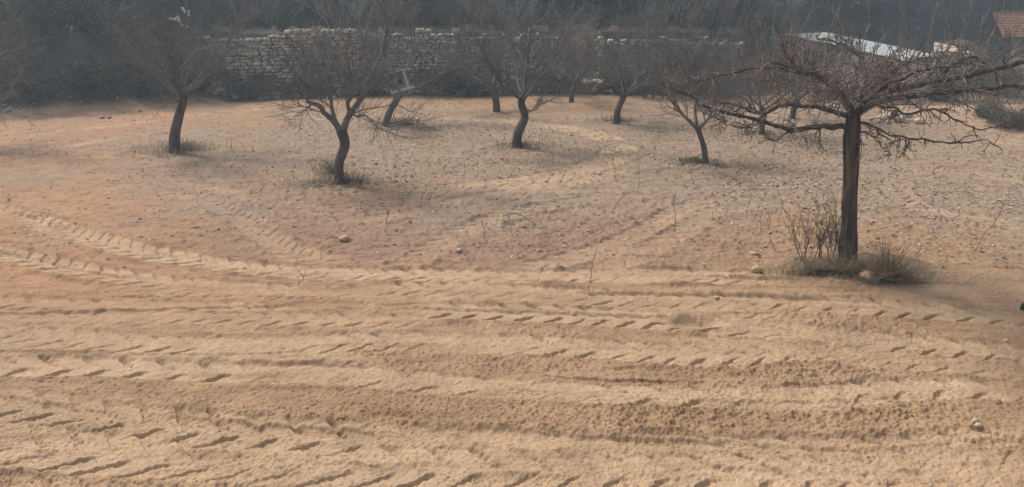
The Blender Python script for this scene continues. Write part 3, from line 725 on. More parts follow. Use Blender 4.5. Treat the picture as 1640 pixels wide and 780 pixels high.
# ------------------------------------------------------------------ the near flat-topped tree
def near_tree():
    global rng
    rng = np.random.default_rng(77)
    q = ground_pt(1360, 421); Y0 = q[1]
    root = thing('flat_topped_tree', 'large bare tree with a straight trunk and wide flat crown of gnarled branches', 'tree', tuple(q))
    A = lambda L: np.array([at(a, b, Y0 + c) for a, b, c in L]) - q
    T = A([(1360,421,0),(1360,380,0),(1361,320,0),(1363,260,0),(1365,215,0),(1367,185,0),(1368,170,0)]); T[0] = [0, 0, -.15]
    trunk_mesh(T, (.092,.086,.080,.076,.075,.083,.056), 'trunk', M['bark'], root, 120, 72, .13, 1.12, 5, ridge=.075)
    # knots where the limbs leave
    limbs = [
     ([(1360,205,0),(1320,205,-.1),(1275,202,-.3),(1225,190,-.5),(1190,178,-.6),(1150,170,-.7),(1105,150,-.8),(1062,135,-.9)], .046,.012),
     ([(1360,185,0),(1310,170,.15),(1260,172,.3),(1225,182,.4),(1185,170,.6),(1140,160,.8)], .042,.010),
     ([(1362,172,0),(1335,142,.1),(1300,122,.3),(1250,112,.5),(1200,115,.7),(1150,125,.8),(1095,138,.9)], .042,.010),
     ([(1370,185,0),(1400,168,.0),(1440,157,.1),(1480,152,.1),(1540,146,.2),(1600,140,.3),(1680,133,.4)], .050,.026),
     ([(1372,172,0),(1405,152,-.2),(1450,141,-.3),(1500,128,-.5),(1560,115,-.7),(1620,103,-.8),(1690,97,-.9)], .050,.026),
     ([(1372,194,0),(1395,200,-.2),(1420,215,-.3),(1470,222,-.5),(1525,225,-.6),(1565,220,-.6),(1590,228,-.7),(1605,241,-.7)], .022,.006),
     ([(1370,212,0),(1395,220,-.2),(1412,236,-.3),(1428,250,-.4)], .012,.005),
     ([(1368,174,0),(1378,130,.2),(1372,95,.5),(1345,70,.8),(1310,62,1.0)], .042,.010),
     ([(1364,178,0),(1350,150,-.5),(1325,128,-1.0),(1285,112,-1.5),(1235,100,-1.8)], .042,.010),
     ([(1370,178,0),(1395,158,-.5),(1430,132,-1.0),(1480,112,-1.4),(1540,105,-1.7)], .042,.012),
     ([(1366,176,0),(1385,150,.6),(1420,122,1.2),(1450,100,1.7),(1490,90,2.1)], .042,.010),
     ([(1404,166,0),(1435,172,-.1),(1455,185,-.2),(1500,181,-.3),(1532,194,-.4),(1572,205,-.4),(1605,200,-.5)], .020,.006),
     ([(1366,178,0),(1345,155,.6),(1310,140,1.2),(1260,132,1.7),(1200,128,2.0)], .040,.010),
     ([(1500,128,-.5),(1530,95,-.4),(1560,85,-.3),(1590,100,-.2),(1630,85,-.1)], .024,.008),
     ([(1290,203,-.25),(1270,215,-.35),(1245,222,-.4),(1215,210,-.5)], .012,.005),
     ([(1225,190,-.5),(1190,200,-.6),(1165,195,-.7),(1140,185,-.8)], .014,.005),
    ]
    for li, (pts, r0, r1) in enumerate(limbs):
        n = 26; P = resample(A(pts), n)
        wob = np.cumsum(rng.normal(size=(n, 3)) * .010, axis=0); wob -= np.linspace(0, 1, n)[:, None] * wob[-1]
        P[1:] += wob[1:]
        R = .72 * np.linspace(r0, r1, n) * (1 + .13 * rng.normal(size=n)).clip(.75, 1.4)
        L = np.linalg.norm(np.diff(P, axis=0), axis=1).sum()
        lo = li in (0, 5, 6, 11, 14, 15)
        b = Buf(); b.add(*tubes(P[None], R[None], 12))
        lb = b.obj('limb', M['limb'], root)
        g = (P[None], R[None])
        # gnarled side branches
        k = .42
        g2 = spawn([g], int((4 if lo else 8) * L) + 2, .12, 1, .12 if lo else .25, .32 if lo else .65, 1.05, -.25 if lo else .14, .30, 10, .009, .004, -.03 if lo else .0, flat=.75)
        g3 = spawn([g, g2, g2], int((16 if lo else 44) * L) + 6, .08, 1, .08 if lo else .10, .20 if lo else .34, 1.1, -.3 if lo else .08, .42, 7, .006, .003, -.02 if lo else 0.0)
        g4 = spawn([g2, g3], int((36 if lo else 110) * L) + 10, .1, 1, .04, .15, 1.1, 0, .45, 4, .0034, .0024, 0)
        b = Buf()
        b.add(*tubes(*g2, 6)); b.add(*tubes(*g3, 5)); b.add(*tubes(*g4, 4))
        if not lo:
            gs = spawn([g], int(2.4 * L), .25, 1, .35, .95, .9, 1.2, .10, 8, .006, .003, .10)
            gt = spawn([gs], int(9 * L), .2, 1, .05, .16, .8, .2, .3, 4, .0035, .0025, 0)
            b.add(*tubes(*gs, 5)); b.add(*tubes(*gt, 4))
        # knobs where twigs were cut
        nk = int(10 * L)
        for a in range(nk):
            i = rng.integers(2, n - 1); s = R[i] * (.5 + .5 * rng.random()); d = norm(rng.normal(size=3))
            b.add(ICO1[0] * s * np.array([1, 1, .8]) + P[i] + d * R[i] * .8, ICO1[1])
        b.obj('twigs', M['twig'], lb)
    # tall upright shoots over the crown
    sh = [[(1490,100),(1487,62),(1496,25),(1505,-15)], [(1552,112),(1553,78),(1550,42),(1558,-12)], [(1566,112),(1567,80),(1572,40),(1578,-12)], [(1572,110),(1580,72),(1596,38),(1612,0)],
          [(1534,105),(1536,72),(1543,40),(1541,28)], [(1440,120),(1441,60),(1447,20),(1446,-15)], [(1450,110),(1452,50),(1443,10),(1440,-10)], [(1320,80),(1330,45),(1348,5),(1352,-12)],
          [(1268,110),(1264,60),(1270,20),(1266,-12)], [(1290,105),(1283,55),(1300,15),(1310,-12)], [(1238,110),(1240,60),(1236,20),(1238,-14)], [(1220,112),(1221,70),(1218,35),(1217,20)],
          [(1395,110),(1402,75),(1418,55),(1422,50)], [(1380,120),(1382,70),(1392,30),(1388,0)], [(1345,100),(1350,50),(1335,10),(1338,-14)], [(1620,100),(1618,60),(1630,20),(1626,-12)], [(1512,110),(1520,60),(1515,30),(1528,-10)]]
    for s in sh:
        dy = rng.uniform(-.5, .6)
        P = resample(A([(a, b2, dy) for a, b2 in s]), 12); P[1:-1] += rng.normal(size=(10, 3)) * .005
        R = np.linspace(.0065, .0026, 12)
        g = (P[None], R[None]); g2 = spawn([g], 10, .15, 1, .06, .24, .7, .35, .14, 6, .0034, .002, .05)
        b = Buf(); b.add(*tubes(P[None], R[None], 6)); b.add(*tubes(*g2, 4)); b.obj('shoot', M['shoot'], root)
near_tree()

# ------------------------------------------------------------------ leafy growth
def leaf_cloud(n, fn, lw, ll, seed, droop=0.0, clump=14, cs=.16):
    """n leaves in clumps placed by fn(k)->(k,3); narrow two-triangle leaves"""
    r = np.random.default_rng(seed)
    nc = max(1, n // clump)
    cen = fn(r, nc); cen = np.repeat(cen, clump, 0); n = len(cen)
    p = cen + r.normal(size=(n, 3)) * cs
    d = norm(r.normal(size=(n, 3)) + norm(p - cen) * .8 + np.array([0, 0, -droop]))
    s = norm(np.cross(d, r.normal(size=(n, 3))))
    L = ll * (.6 + .8 * r.random((n, 1))); W = lw * (.6 + .8 * r.random((n, 1)))
    a = p; b = p + d * L * .5 + s * W * .5; c = p + d * L; e = p + d * L * .5 - s * W * .5
    V = np.stack([a, b, c, e], 1).reshape(-1, 3)
    return V, np.arange(4 * n).reshape(-1, 4)
def pine_proto(name, label, h, rad, seed, mat, group, n=9000, low=.02):
    root = thing(name, label, 'tree', (0, 0, 0), group)
    r = np.random.default_rng(seed)
    T = np.array([[0, 0, -.2], [.05, .03, h * .3], [-.05, .05, h * .65], [0, 0, h * .97]])
    trunk_mesh(T, (h * .025, h * .02, h * .012, .01), 'trunk', M['bark_far'], root, 14, 8, .12, 1.3, seed)
    nb = 90
    hh = low * h + (h * (1 - low)) * r.random(nb) ** 1.1
    a = r.random(nb) * 2 * pi
    ext = rad * (1.05 - hh / h) ** .75 * (.55 + .6 * r.random(nb))
    dz = -.05 * ext + .25 * ext * r.random(nb)
    P0 = np.stack([np.zeros(nb), np.zeros(nb), hh], 1); P1 = P0 + np.stack([np.cos(a) * ext, np.sin(a) * ext, dz], 1)
    t = np.linspace(0, 1, 5)[None, :, None]
    P = P0[:, None] * (1 - t) + P1[:, None] * t; P[:, 1:4] += r.normal(size=(nb, 3, 3)) * .05
    R = np.linspace(.03, .008, 5)[None] * np.ones((nb, 1))
    b = Buf(); b.add(*tubes(P, R, 5)); b.obj('branches', M['bark_far'], root)
    def fn(r, k):
        i = r.integers(0, nb, k); u = .25 + .8 * r.random(k) ** .6
        return P0[i] + (P1[i] - P0[i]) * u[:, None] + r.normal(size=(k, 3)) * .10
    V, F = leaf_cloud(n, fn, .05, .24, seed + 1, .1, 30, .17)
    b = Buf(); b.add(V, F); b.obj('foliage', M[mat], root, False)
    return root
def shrub_proto(name, label, h, rad, seed, mat, group, n=6000, cat='bush', leaf=(.03, .07), twigs=260):
    global rng
    rng = np.random.default_rng(seed)
    root = thing(name, label, cat, (0, 0, 0), group)
    k = 22
    a = rng.random(k) * 2 * pi; e = .5 + .5 * rng.random(k)
    P = np.zeros((k, 7, 3)); d = norm(np.stack([np.cos(a) * rad * e, np.sin(a) * rad * e, h * (.5 + .5 * rng.random(k))], 1)); L = np.sqrt((rad * e * .85) ** 2 + (h * .8) ** 2) * (.6 + .4 * rng.random(k))
    P[:, 0] = np.stack([np.cos(a), np.sin(a), np.zeros(k)], 1) * rad * .15; P[:, 0, 2] = -.05
    for j in range(1, 7):
        P[:, j] = P[:, j - 1] + d * (L / 6)[:, None]; d = norm(d + .12 * rng.normal(size=(k, 3)))
    R = np.linspace(.018, .006, 7)[None] * np.ones((k, 1))
    g = (P, R); g2 = spawn([g], twigs, .2, 1, .2, .5, .8, .2, .2, 5, .006, .003)
    b = Buf(); b.add(*tubes(P, R, 5)); b.add(*tubes(*g2, 4)); b.obj('stems', M['twig_far'], root)
    src = np.concatenate([g2[0].reshape(-1, 3), P[:, 3:].reshape(-1, 3)])
    def fn(r, m):
        c = src[r.integers(0, len(src), m)] + r.normal(size=(m, 3)) * .08
        c[:, 2] = np.maximum(c[:, 2], .03); return c
    V, F = leaf_cloud(n, fn, leaf[0], leaf[1], seed + 1, 0, 12, .09)
    b = Buf(); b.add(V, F); b.obj('foliage', M[mat], root, False)
    return root
# pines and dark evergreens on the slope
PG = 'evergreens on the slope behind'
PL = ['dark green pine on the wooded slope behind the terrace', 'grey green pine on the wooded slope behind the terrace', 'deep green low branched pine on the wooded slope behind the terrace']
protos = [pine_proto('pine_tree', PL[0], 5.2, 2.1, 201, 'pine', PG + ', dark'), pine_proto('pine_tree', PL[1], 4.6, 2.0, 202, 'pine2', PG + ', grey green'), pine_proto('pine_tree', PL[2], 6.0, 2.5, 203, 'pine', PG + ', low branched')]
rp = np.random.default_rng(42)
first = [True, True, True]
spots = []
for row, (Y, step) in enumerate(((33.5, 95), (36.5, 88), (40, 82), (45, 78))):
    px = -40 + rp.random() * 60
    while px < 1700:
        if not (px > 1180 and row < 2) and not (1440 < px < 1720 and row < 3):
            spots.append((px + 30 * (rp.random() - .5), Y + 2.4 * (rp.random() - .5) + (5 if px > 1180 else 0)))
        px += step * (.8 + .4 * rp.random())
for i in range(7): spots.append((1240 + 70 * i + 20 * rp.random(), 58 + 4 * rp.random()))
for i in range(4): spots.append((1400 + 75 * i + 20 * rp.random(), 53 + 2 * rp.random()))
for i, (px, Y) in enumerate(spots):
    k = int(rp.integers(0, 3))
    if px < 800 and rp.random() < .6: k = 1
    x = on_ray(px, Y); loc = (x, Y, gz(x, Y) - .05); s = .75 + .5 * rp.random(); a = rp.random() * 6.28
    if first[k]:
        first[k] = False; o = protos[k]; o.location = loc; o.rotation_euler = (0, 0, a); o.scale = (s, s, s)
    else: copy_tree(protos[k], None, loc, a, s)
# the dark thicket at the left and the shrubs along the wall
tp = [shrub_proto('bush', 'x', 2.0, 1.3, 211, 'shrub', 'bushes of the left thicket', 7000), shrub_proto('bush', 'x', 1.7, 1.2, 212, 'shrub', 'bushes of the left thicket', 6000, leaf=(.025, .06))]
TL = 'dense dark grey bush in the thicket at the left, beyond the earth path'
used = [False, False]
th = [(-60,21.3),(10,22.3),(70,21.9),(130,22.9),(190,22.8),(240,23.7),(295,24.0),(330,24.9),(-20,23.8),(50,24.2),(110,24.9),(175,25.1),(235,25.6),(285,26.2),(320,26.6),(20,26.2),(90,26.8),(150,27.2),(220,28.0),(300,28.5)]
def put(protos, used, k, label, group, x, Y, s, a, sink=.04):
    loc = (x, Y, gz(x, Y) - sink)
    if not used[k]:
        used[k] = True; o = protos[k]; o['label'] = label; o['group'] = group
        if not group and 'group' in o: del o['group']
        o.location = loc; o.rotation_euler = (0, 0, a); o.scale = (s, s, s)
    else:
        o = copy_tree(protos[k], label, loc, a, s, group)
        if not group and 'group' in o: del o['group']
    return o
for i, (px, Y) in enumerate(th):
    put(tp, used, i % 2, TL, 'bushes of the left thicket', on_ray(px, Y), Y, .8 + .4 * rp.random(), rp.random() * 6.28)
# low shrubs at the wall foot
for px, Y, s, lab in ((395,24.2,.62,'low dark bush at the wall foot, left of the wide V tree'),(440,24.6,.5,'low dark bush at the wall foot, behind the wide V tree'),(500,24.8,.45,'small dark bush against the wall, right behind the wide V tree'),
                      (590,25.0,.55,'dark bush against the wall behind the box tree'),(700,24.8,.68,'dark bluish bush above the left rubble heap'),(752,25.0,.6,'dark bush between the left rubble heap and the short trunk'),
                      (890,25.2,.55,'dark bush against the wall just left of the earth ramp'),(1000,25.1,.5,'dark bush against the wall just right of the earth ramp')):
    put(tp, used, 0, lab, None, on_ray(px, Y), Y, s, rp.random() * 6.28)
UL = 'dark undergrowth bush on the terrace below the pines'
for i in range(34):
    px = -40 + 1290 * (i + .7 * rp.random()) / 34; Y = 30 + 3 * rp.random()
    if 880 < px < 960: Y = 34
    put(tp, used, i % 2, UL, 'undergrowth bushes on the terrace', on_ray(px, Y), Y, .55 + .35 * rp.random(), rp.random() * 6.28)
for i in range(30):
    px = 300 + 900 * (i + .8 * rp.random()) / 30; Y = 26.6 + 1.6 * rp.random()
    if 905 < px < 960: continue
    put(tp, used, i % 2, 'low dark scrub growing along the top of the terrace walls', 'scrub along the wall tops', on_ray(px, Y), Y, .22 + .22 * rp.random(), rp.random() * 6.28)
for i in range(16):
    px = 1240 + 380 * rp.random(); Y = 33 + 14 * rp.random()
    if px > 1420: Y = 42 + 6 * rp.random()
    put(tp, used, i % 2, 'dark bush in the hollow behind the shed', 'bushes behind the shed', on_ray(px, Y), Y, .6 + .5 * rp.random(), rp.random() * 6.28)
hp = [shrub_proto('bush', 'x', 1.2, 1.0, 215, 'hedge', '', 6500, leaf=(.03, .065), twigs=300)]
uh = [False]
put(hp, uh, 0, 'dull green rounded bush at the right edge beyond the flat-topped tree', None, on_ray(1640, 18.6), 18.6, .62, .5)
put(hp, uh, 0, 'dark green bush between the earth path and the right edge, under the limbs', None, on_ray(1600, 20.4), 20.4, .5, 2.1)
put(hp, uh, 0, 'green brown bush between the shed and the slab roofed outbuilding', None, on_ray(1512, 31), 31.0, 1.0, 4.4)
put(hp, uh, 0, 'green brown bush below the tiled house', None, on_ray(1600, 33), 33.0, 1.35, 5.2)
for k, (px, Y, h) in enumerate(((1585,30,2.2),(1625,31,2.2),(1545,33,1.8))):
    shoots('bare_shrub', 'grey thicket of bare stems below the tiled house', on_ray(px, Y), Y, 24, h * .5, h, 1.7, 95 + k, group='bare thickets below the tiled house', n3=260, n4=700)

# ------------------------------------------------------------------ buildings
def quad_slab(corners, th, name, mat, parent, smooth=False, up=True):
    """a sheet of thickness th below the four corners"""
    c = np.array(corners, dtype=float); d = c - np.array([0, 0, th])
    V = np.concatenate([c, d]); F = [[0, 1, 2, 3], [7, 6, 5, 4]] + [[i, i + 4, (i + 1) % 4 + 4, (i + 1) % 4] for i in range(4)]
    b = Buf(); b.add(V, F); return b.obj(name, mat, parent, smooth)
def shed():
    A = np.array([9.22, 28.0, 1.68]); B = np.array([11.94, 25.0, 1.05]); Cc = np.array([14.6, 28.2, .97]); D = A + Cc - B
    ce = (A + B + Cc + D) / 4; zb = gz(ce[0], ce[1]) - .3
    o = np.array([ce[0], ce[1], zb])
    root = thing('shed', 'low rendered shed with a sloping whitish sheet roof behind the flat-topped tree', 'shed', tuple(o))
    ctr = (A + B + Cc + D) / 4
    ins = [p + (ctr - p) * np.array([.07, .07, .07]) for p in (A, B, Cc, D)]
    # corrugated roof sheet
    n = 84; u = np.linspace(0, 1, n); vv = np.linspace(0, 1, 6)
    e1 = B - A; e2 = Cc - B; nrm = norm(np.cross(e1, e2)); nrm = nrm * np.sign(nrm[2])
    top = []
    for t in vv:
        for s in u:
            top.append(A + e1 * t + e2 * s + nrm * .012 * sin(s * 2 * pi * 21) - o)
    top = np.array(top); bot = top - nrm * .02
    b = Buf()
    F = [[i * n + j, i * n + j + 1, (i + 1) * n + j + 1, (i + 1) * n + j] for i in range(5) for j in range(n - 1)]
    b.add(top, F); b.add(bot, [f[::-1] for f in F])
    k = len(top)
    ed = [[j, j + 1, k + j + 1, k + j] for j in range(n - 1)] + [[5 * n + j, 5 * n + j + 1, k + 5 * n + j + 1, k + 5 * n + j] for j in range(n - 1)] + [[i * n, (i + 1) * n, k + (i + 1) * n, k + i * n] for i in range(5)] + [[i * n + n - 1, (i + 1) * n + n - 1, k + (i + 1) * n + n - 1, k + i * n + n - 1] for i in range(5)]
    b.add(np.concatenate([top, bot]), ed)
    b.obj('roof', M['roof_white'], root, False)
    for i in range(4):
        p, r = ins[i] - [0, 0, .06], ins[(i + 1) % 4] - [0, 0, .06]
        dirv = norm((r - p) * [1, 1, 0]); nout = np.array([dirv[1], -dirv[0], 0])
        if np.dot(nout[:2], ((p + r) / 2 - ctr)[:2]) < 0: nout = -nout
        sh = .076 if i % 2 else 0
        p2 = p + dirv * sh; r2 = r - dirv * sh
        V = [p2, r2, [*r2[:2], zb], [*p2[:2], zb]]; V = np.array(V) - o; Vi = V - nout * .15
        bb = Buf(); bb.add(np.concatenate([V, Vi]), [[0, 1, 2, 3], [7, 6, 5, 4], [0, 4, 5, 1], [1, 5, 6, 2], [2, 6, 7, 3], [3, 7, 4, 0]])
        bb.obj('wall', M['plaster'], root, False)
    # dark timber under the eave on the two near sides
    for (p, r) in ((A, B), (B, Cc)):
        d = norm(r - p); p = p + (ctr - p) * .035 - nrm * .035; r = r + (ctr - r) * .035 - nrm * .035
        P = np.array([p, (p + r) / 2, r]) - o
        bb = Buf(); bb.add(*tubes(P[None], np.full((1, 3), .032), 4)); bb.obj('eave_beam', M['fascia'], root, False)
shed()
def house():
    E = at(1607, 60, 44.0); Rr = at(1590, 22, 46.5); v = (Rr - E) * [1, 1, 0]; run = np.linalg.norm(v); v = v / run
    u = np.array([v[1], -v[0], 0]); rise = Rr[2] - E[2]; Ln = 7.5; zb = -1.7
    o = np.array([*(E + v * run + u * Ln / 2)[:2], zb])
    root = thing('house', 'pale house with a terracotta tiled roof at the upper right edge', 'house', tuple(o))
    def pt(a, b, z): return E * [1, 1, 0] + u * a + v * b + [0, 0, z] - o
    e = .35; ze = E[2] + rise * e / run - .06
    b = Buf()
    g = 1.3
    V = [pt(g, e, zb), pt(Ln - e, e, zb), pt(Ln - e, 2 * run - e, zb), pt(g, 2 * run - e, zb), pt(g, e, ze), pt(Ln - e, e, ze), pt(Ln - e, 2 * run - e, ze), pt(g, 2 * run - e, ze), pt(g, run, Rr[2] - .07), pt(Ln - e, run, Rr[2] - .07)]
    b.add(V, [[0, 1, 5, 4], [1, 2, 6, 5], [2, 3, 7, 6], [3, 0, 4, 7]]); b.add(V, [[4, 8, 7], [5, 6, 9]]); b.obj('wall', M['house_wall'], root, False)
    b = Buf()
    for sgn in (0, 1):
        n, rows_ = 34, 9; m = n * 4 + 1; vs_ = []
        for i in range(rows_ * 2):
            t = ((i + 1) // 2) / rows_
            for q in range(m):
                f = q / (m - 1); wv = .035 * abs(sin(f * n * pi)) + (.035 if i % 2 == 0 else 0.0)
                bb = run * t; zz = E[2] + rise * t + wv
                vs_.append(pt(f * Ln, bb if not sgn else 2 * run - bb, zz))
        b.add(vs_, [[i * m + q, i * m + q + 1, (i + 1) * m + q + 1, (i + 1) * m + q] for i in range(rows_ * 2 - 1) for q in range(m - 1)])
    b.add([pt(0, 0, E[2] - .04), pt(Ln, 0, E[2] - .04), pt(Ln, run, Rr[2] - .04), pt(0, run, Rr[2] - .04), pt(0, 2 * run, E[2] - .04), pt(Ln, 2 * run, E[2] - .04)], [[0, 3, 2, 1], [3, 4, 5, 2]])
    b.obj('roof', M['tile'], root, False)
    P = np.array([pt(f * Ln, run, Rr[2] + .03) for f in np.linspace(0, 1, 9)])
    b = Buf(); b.add(*tubes(P[None], np.full((1, 9), .08), 8)); b.obj('ridge_tiles', M['tile'], root)
    for a0 in (2.0, 5.0):
        fr = Buf(); F6 = [[3, 2, 1, 0], [4, 5, 6, 7], [0, 1, 5, 4], [1, 2, 6, 5], [2, 3, 7, 6], [3, 0, 4, 7]]
        fr.add([pt(a_, b_, z_) for z_ in (-.75, .2) for a_, b_ in ((a0, e - .05), (a0 + .8, e - .05), (a0 + .8, e - .003), (a0, e - .003))], F6); f = fr.obj('window', M['board'], root, False)
        gl = Buf(); gl.add([pt(a_, b_, z_) for z_ in (-.68, .13) for a_, b_ in ((a0 + .07, e - .06), (a0 + .73, e - .06), (a0 + .73, e - .053), (a0 + .07, e - .053))], F6); gl.obj('pane', M['hole'], f, False)
house()
def outbuilding():
    Y = 36.0
    a = at(1499, 81, Y); b_ = at(1562, 85, Y); zb = -1.5
    c = b_ + np.array([.6, 3.0, .12]); d = at(1497, 67, Y + 2.8)
    cor = np.array([a, b_, c, d]); ctr = cor.mean(0); o = np.array([ctr[0], ctr[1], zb])
    root = thing('outbuilding', 'small low outbuilding with a flat pinkish slab roof in front of the earth bank', 'outbuilding', tuple(o))
    quad_slab(cor - o, .07, 'roof', M['slab'], root)
    lo = cor + (cor - ctr) * .03; lo[:, 2] = cor[:, 2] - .072
    quad_slab(lo - o, .09, 'roof_edge', M['slab_edge'], root)
    ins = cor + (ctr - cor) * .12; ins[:, 2] = cor[:, 2] - .165
    V = np.concatenate([ins, ins]); V[4:, 2] = zb; V = V - o
    b = Buf(); b.add(V, [[i, i + 4, (i + 1) % 4 + 4, (i + 1) % 4] for i in range(4)]); b.obj('wall', M['plaster'], root, False)
outbuilding()

# ------------------------------------------------------------------ wooden box in the leaning tree
def nest_box():
    q = ground_pt(615, 202); Y = q[1] + .1
    c = at(645, 128, Y)
    s = 1 / 52.0
    root = thing('wooden_box', 'weathered grey wooden box with a dark hole, wedged in the fork of a leaning tree', 'wooden box', tuple(c - np.array([0, 0, .22])))
    root.rotation_euler = (radians(-4), radians(-17), radians(-14))
    W, D, H = .42, .32, .40
    def board(name, x0, x1, y0, y1, z0, z1, mat, parent=root):
        b = Buf(); V = np.array([[x, y, z] for z in (z0, z1) for x, y in ((x0, y0), (x1, y0), (x1, y1), (x0, y1))])
        b.add(V, [[3, 2, 1, 0], [4, 5, 6, 7], [0, 1, 5, 4], [1, 2, 6, 5], [2, 3, 7, 6], [3, 0, 4, 7]]); return b.obj(name, M[mat], parent, False)
    # front with a real square opening: four boards round the hole
    hx0, hx1, hz0, hz1 = .00, .10, .12, .24
    b = Buf()
    for x0, x1, z0, z1 in ((-W/2, hx0, .02, H), (hx1, W/2 - .03, .02, H), (hx0, hx1, .02, hz0), (hx0, hx1, hz1, H)):
        V = np.array([[x, y, z] for z in (z0, z1) for x, y in ((x0, -D/2), (x1, -D/2), (x1, -D/2 + .02), (x0, -D/2 + .02))])
        b.add(V, [[3, 2, 1, 0], [4, 5, 6, 7], [0, 1, 5, 4], [1, 2, 6, 5], [2, 3, 7, 6], [3, 0, 4, 7]])
    b.obj('front_panel', M['board'], root, False)
    board('side_panel', -W/2, -W/2 + .02, -D/2 + .021, D/2, .02, H, 'board'); board('side_panel', W/2 - .05, W/2 - .03, -D/2 + .021, D/2, .02, H, 'board')
    board('back_panel', -W/2 + .021, W/2 - .051, D/2 - .02, D/2 - .001, .02, H, 'hole'); board('inner_shade_board', -W/2 + .022, W/2 - .052, -.02, 0, .03, H - .02, 'hole')  # back and added inner board coloured near-black to paint the shade inside
    board('floor_board', -W/2 - .02, W/2 + .02, -D/2 - .05, D/2 + .02, -.035, .018, 'board_pale')
    board('edge_strip', W/2 - .028, W/2 + .012, -D/2 - .015, -D/2 + .03, .02, H, 'board_pale')
    board('roof_board', -W/2 - .06, W/2 + .04, -D/2 - .05, D/2 + .03, H + .002, H + .03, 'board_pale')
    return root
nest_box()
# white scraps caught in the top of the left tree
def scraps():
    q = ground_pt(279, 243); Y = q[1] + .55
    r = np.random.default_rng(5)
    items = [(294,16,5,9), (302,21,4,9), (281,30,4,5), (285,29,6,8), (287,33,8,5), (290,38,5,8), (299,44,3,7), (279,31,6,4), (273,30,3,4)]
    for i, (px, py, w_, h_) in enumerate(items):
        c = at(px, py, Y + .1 * r.normal()); sc = 1 / 82
        n = 6; U, Wd = np.meshgrid(np.linspace(-.5, .5, n), np.linspace(-.5, .5, n))
        x = U * w_ * sc * (.85 + .3 * vnoise(U * 3 + i, Wd * 3, 1, i)); z = Wd * h_ * sc * .95; y = .05 * vnoise(U * 2.2 + i * 3.1, Wd * 2.2, 1.3, 50 + i)
        x = x + .3 * z * r.normal()
        Vf = np.stack([x, y, z], -1).reshape(-1, 3); Vb = Vf + [0, .006, 0]
        F = [[a * n + b2, a * n + b2 + 1, (a + 1) * n + b2 + 1, (a + 1) * n + b2] for a in range(n - 1) for b2 in range(n - 1)]
        bf = Buf(); bf.add(Vf, F); bf.add(Vb, [f[::-1] for f in F])
        o = bf.obj('plastic_scrap', M['white_plastic'], None, True, tuple(c))
        tag(o, 'torn scrap of white plastic caught high in the left tree', 'plastic scrap', 'white scraps in the left tree')
scraps()

# ------------------------------------------------------------------ dry bush, grass, sticks and stones round the near tree
def blades(n, spread_x, spread_y, l0, l1, lean, seed, jitter=.35, r=.0028, drop=.0):
    g = np.random.default_rng(seed)
    a = g.random(n) * 2 * pi; rr = np.abs(g.normal(size=n)) * .55 * (1 + .5 * np.sin(a * 3 + seed) + .3 * np.sin(a * 5 + 2 * seed))
    P = np.zeros((n, 6, 3)); P[:, 0, 0] = rr * np.cos(a) * spread_x; P[:, 0, 1] = rr * np.sin(a) * spread_y; P[:, 0, 2] = -.02
    d = norm(np.array([lean[0], lean[1], 1.0]) + jitter * g.normal(size=(n, 3))); d[:, 2] = np.abs(d[:, 2])
    L = l0 + (l1 - l0) * g.random(n)
    for j in range(1, 6):
        P[:, j] = P[:, j - 1] + d * (L / 5)[:, None]
        d = d + .10 * g.normal(size=(n, 3)) + np.array([lean[0] * .12, 0, -drop]); d = norm(d)
    R = np.linspace(1, .35, 6)[None] * (r * (.6 + .8 * g.random(n)))[:, None]
    return P, R
def grass(name, label, px, py, n, sx, sy, l0, l1, lean, mat, seed, group=None, green=0, r=.0028, cat='dry grass', jitter=.35, drop=.05):
    q = ground_pt(px, py)
    root = thing(name, label, cat, tuple(q), group)
    b = Buf(); b.add(*tubes(*blades(n, sx, sy, l0, l1, lean, seed, jitter, r, drop), 3)); b.obj('dry_blades', M[mat], root)
    if green:
        b = Buf(); b.add(*tubes(*blades(green, sx * .8, sy * .8, l0 * .8, l1 * .8, lean, seed + 1, jitter, r, drop), 3)); b.obj('green_blades', M['green_grass'], root)
    return root
def bush_near():
    q = ground_pt(1418, 436)
    root = thing('dry_bush', 'bent dry bush with an olive green top, right of the flat-topped tree trunk', 'dry bush', tuple(q))
    b = Buf(); b.add(*tubes(*blades(230, .28, .12, .25, .58, (-.35, 0), 31, .42, .0026, .06), 3)); b.add(*tubes(*blades(130, .50, .12, .12, .36, (.45, -.1), 32, .5, .0030, .08), 3)); b.obj('dry_stems', M['straw'], root)
    g = blades(55, .09, .07, .30, .56, (.05, 0), 33, .30, .0034, .02); g[0][:, :, 0] += .04
    b = Buf(); b.add(*tubes(*g, 3)); b.obj('green_shoots', M['olive'], root)
    b = Buf(); b.add(*tubes(*blades(200, .55, .10, .12, .38, (.9, -.25), 34, .5, .0036, .10), 3)); b.obj('fallen_stems', M['straw_grey'], root)
bush_near()
grass('grass_clump', 'low dry grass along the left side of the flat-topped tree foot', 1300, 428, 420, .55, .10, .06, .20, (.1, 0), 'straw', 41)
grass('grass_clump', 'matted dry grass in front of the dry bush', 1440, 449, 420, .45, .07, .06, .22, (.3, -.1), 'straw_grey', 42, drop=.12)
grass('grass_clump', 'upright dry grass tuft against the flat-topped tree trunk', 1352, 424, 110, .16, .06, .12, .34, (.1, 0), 'straw', 43)
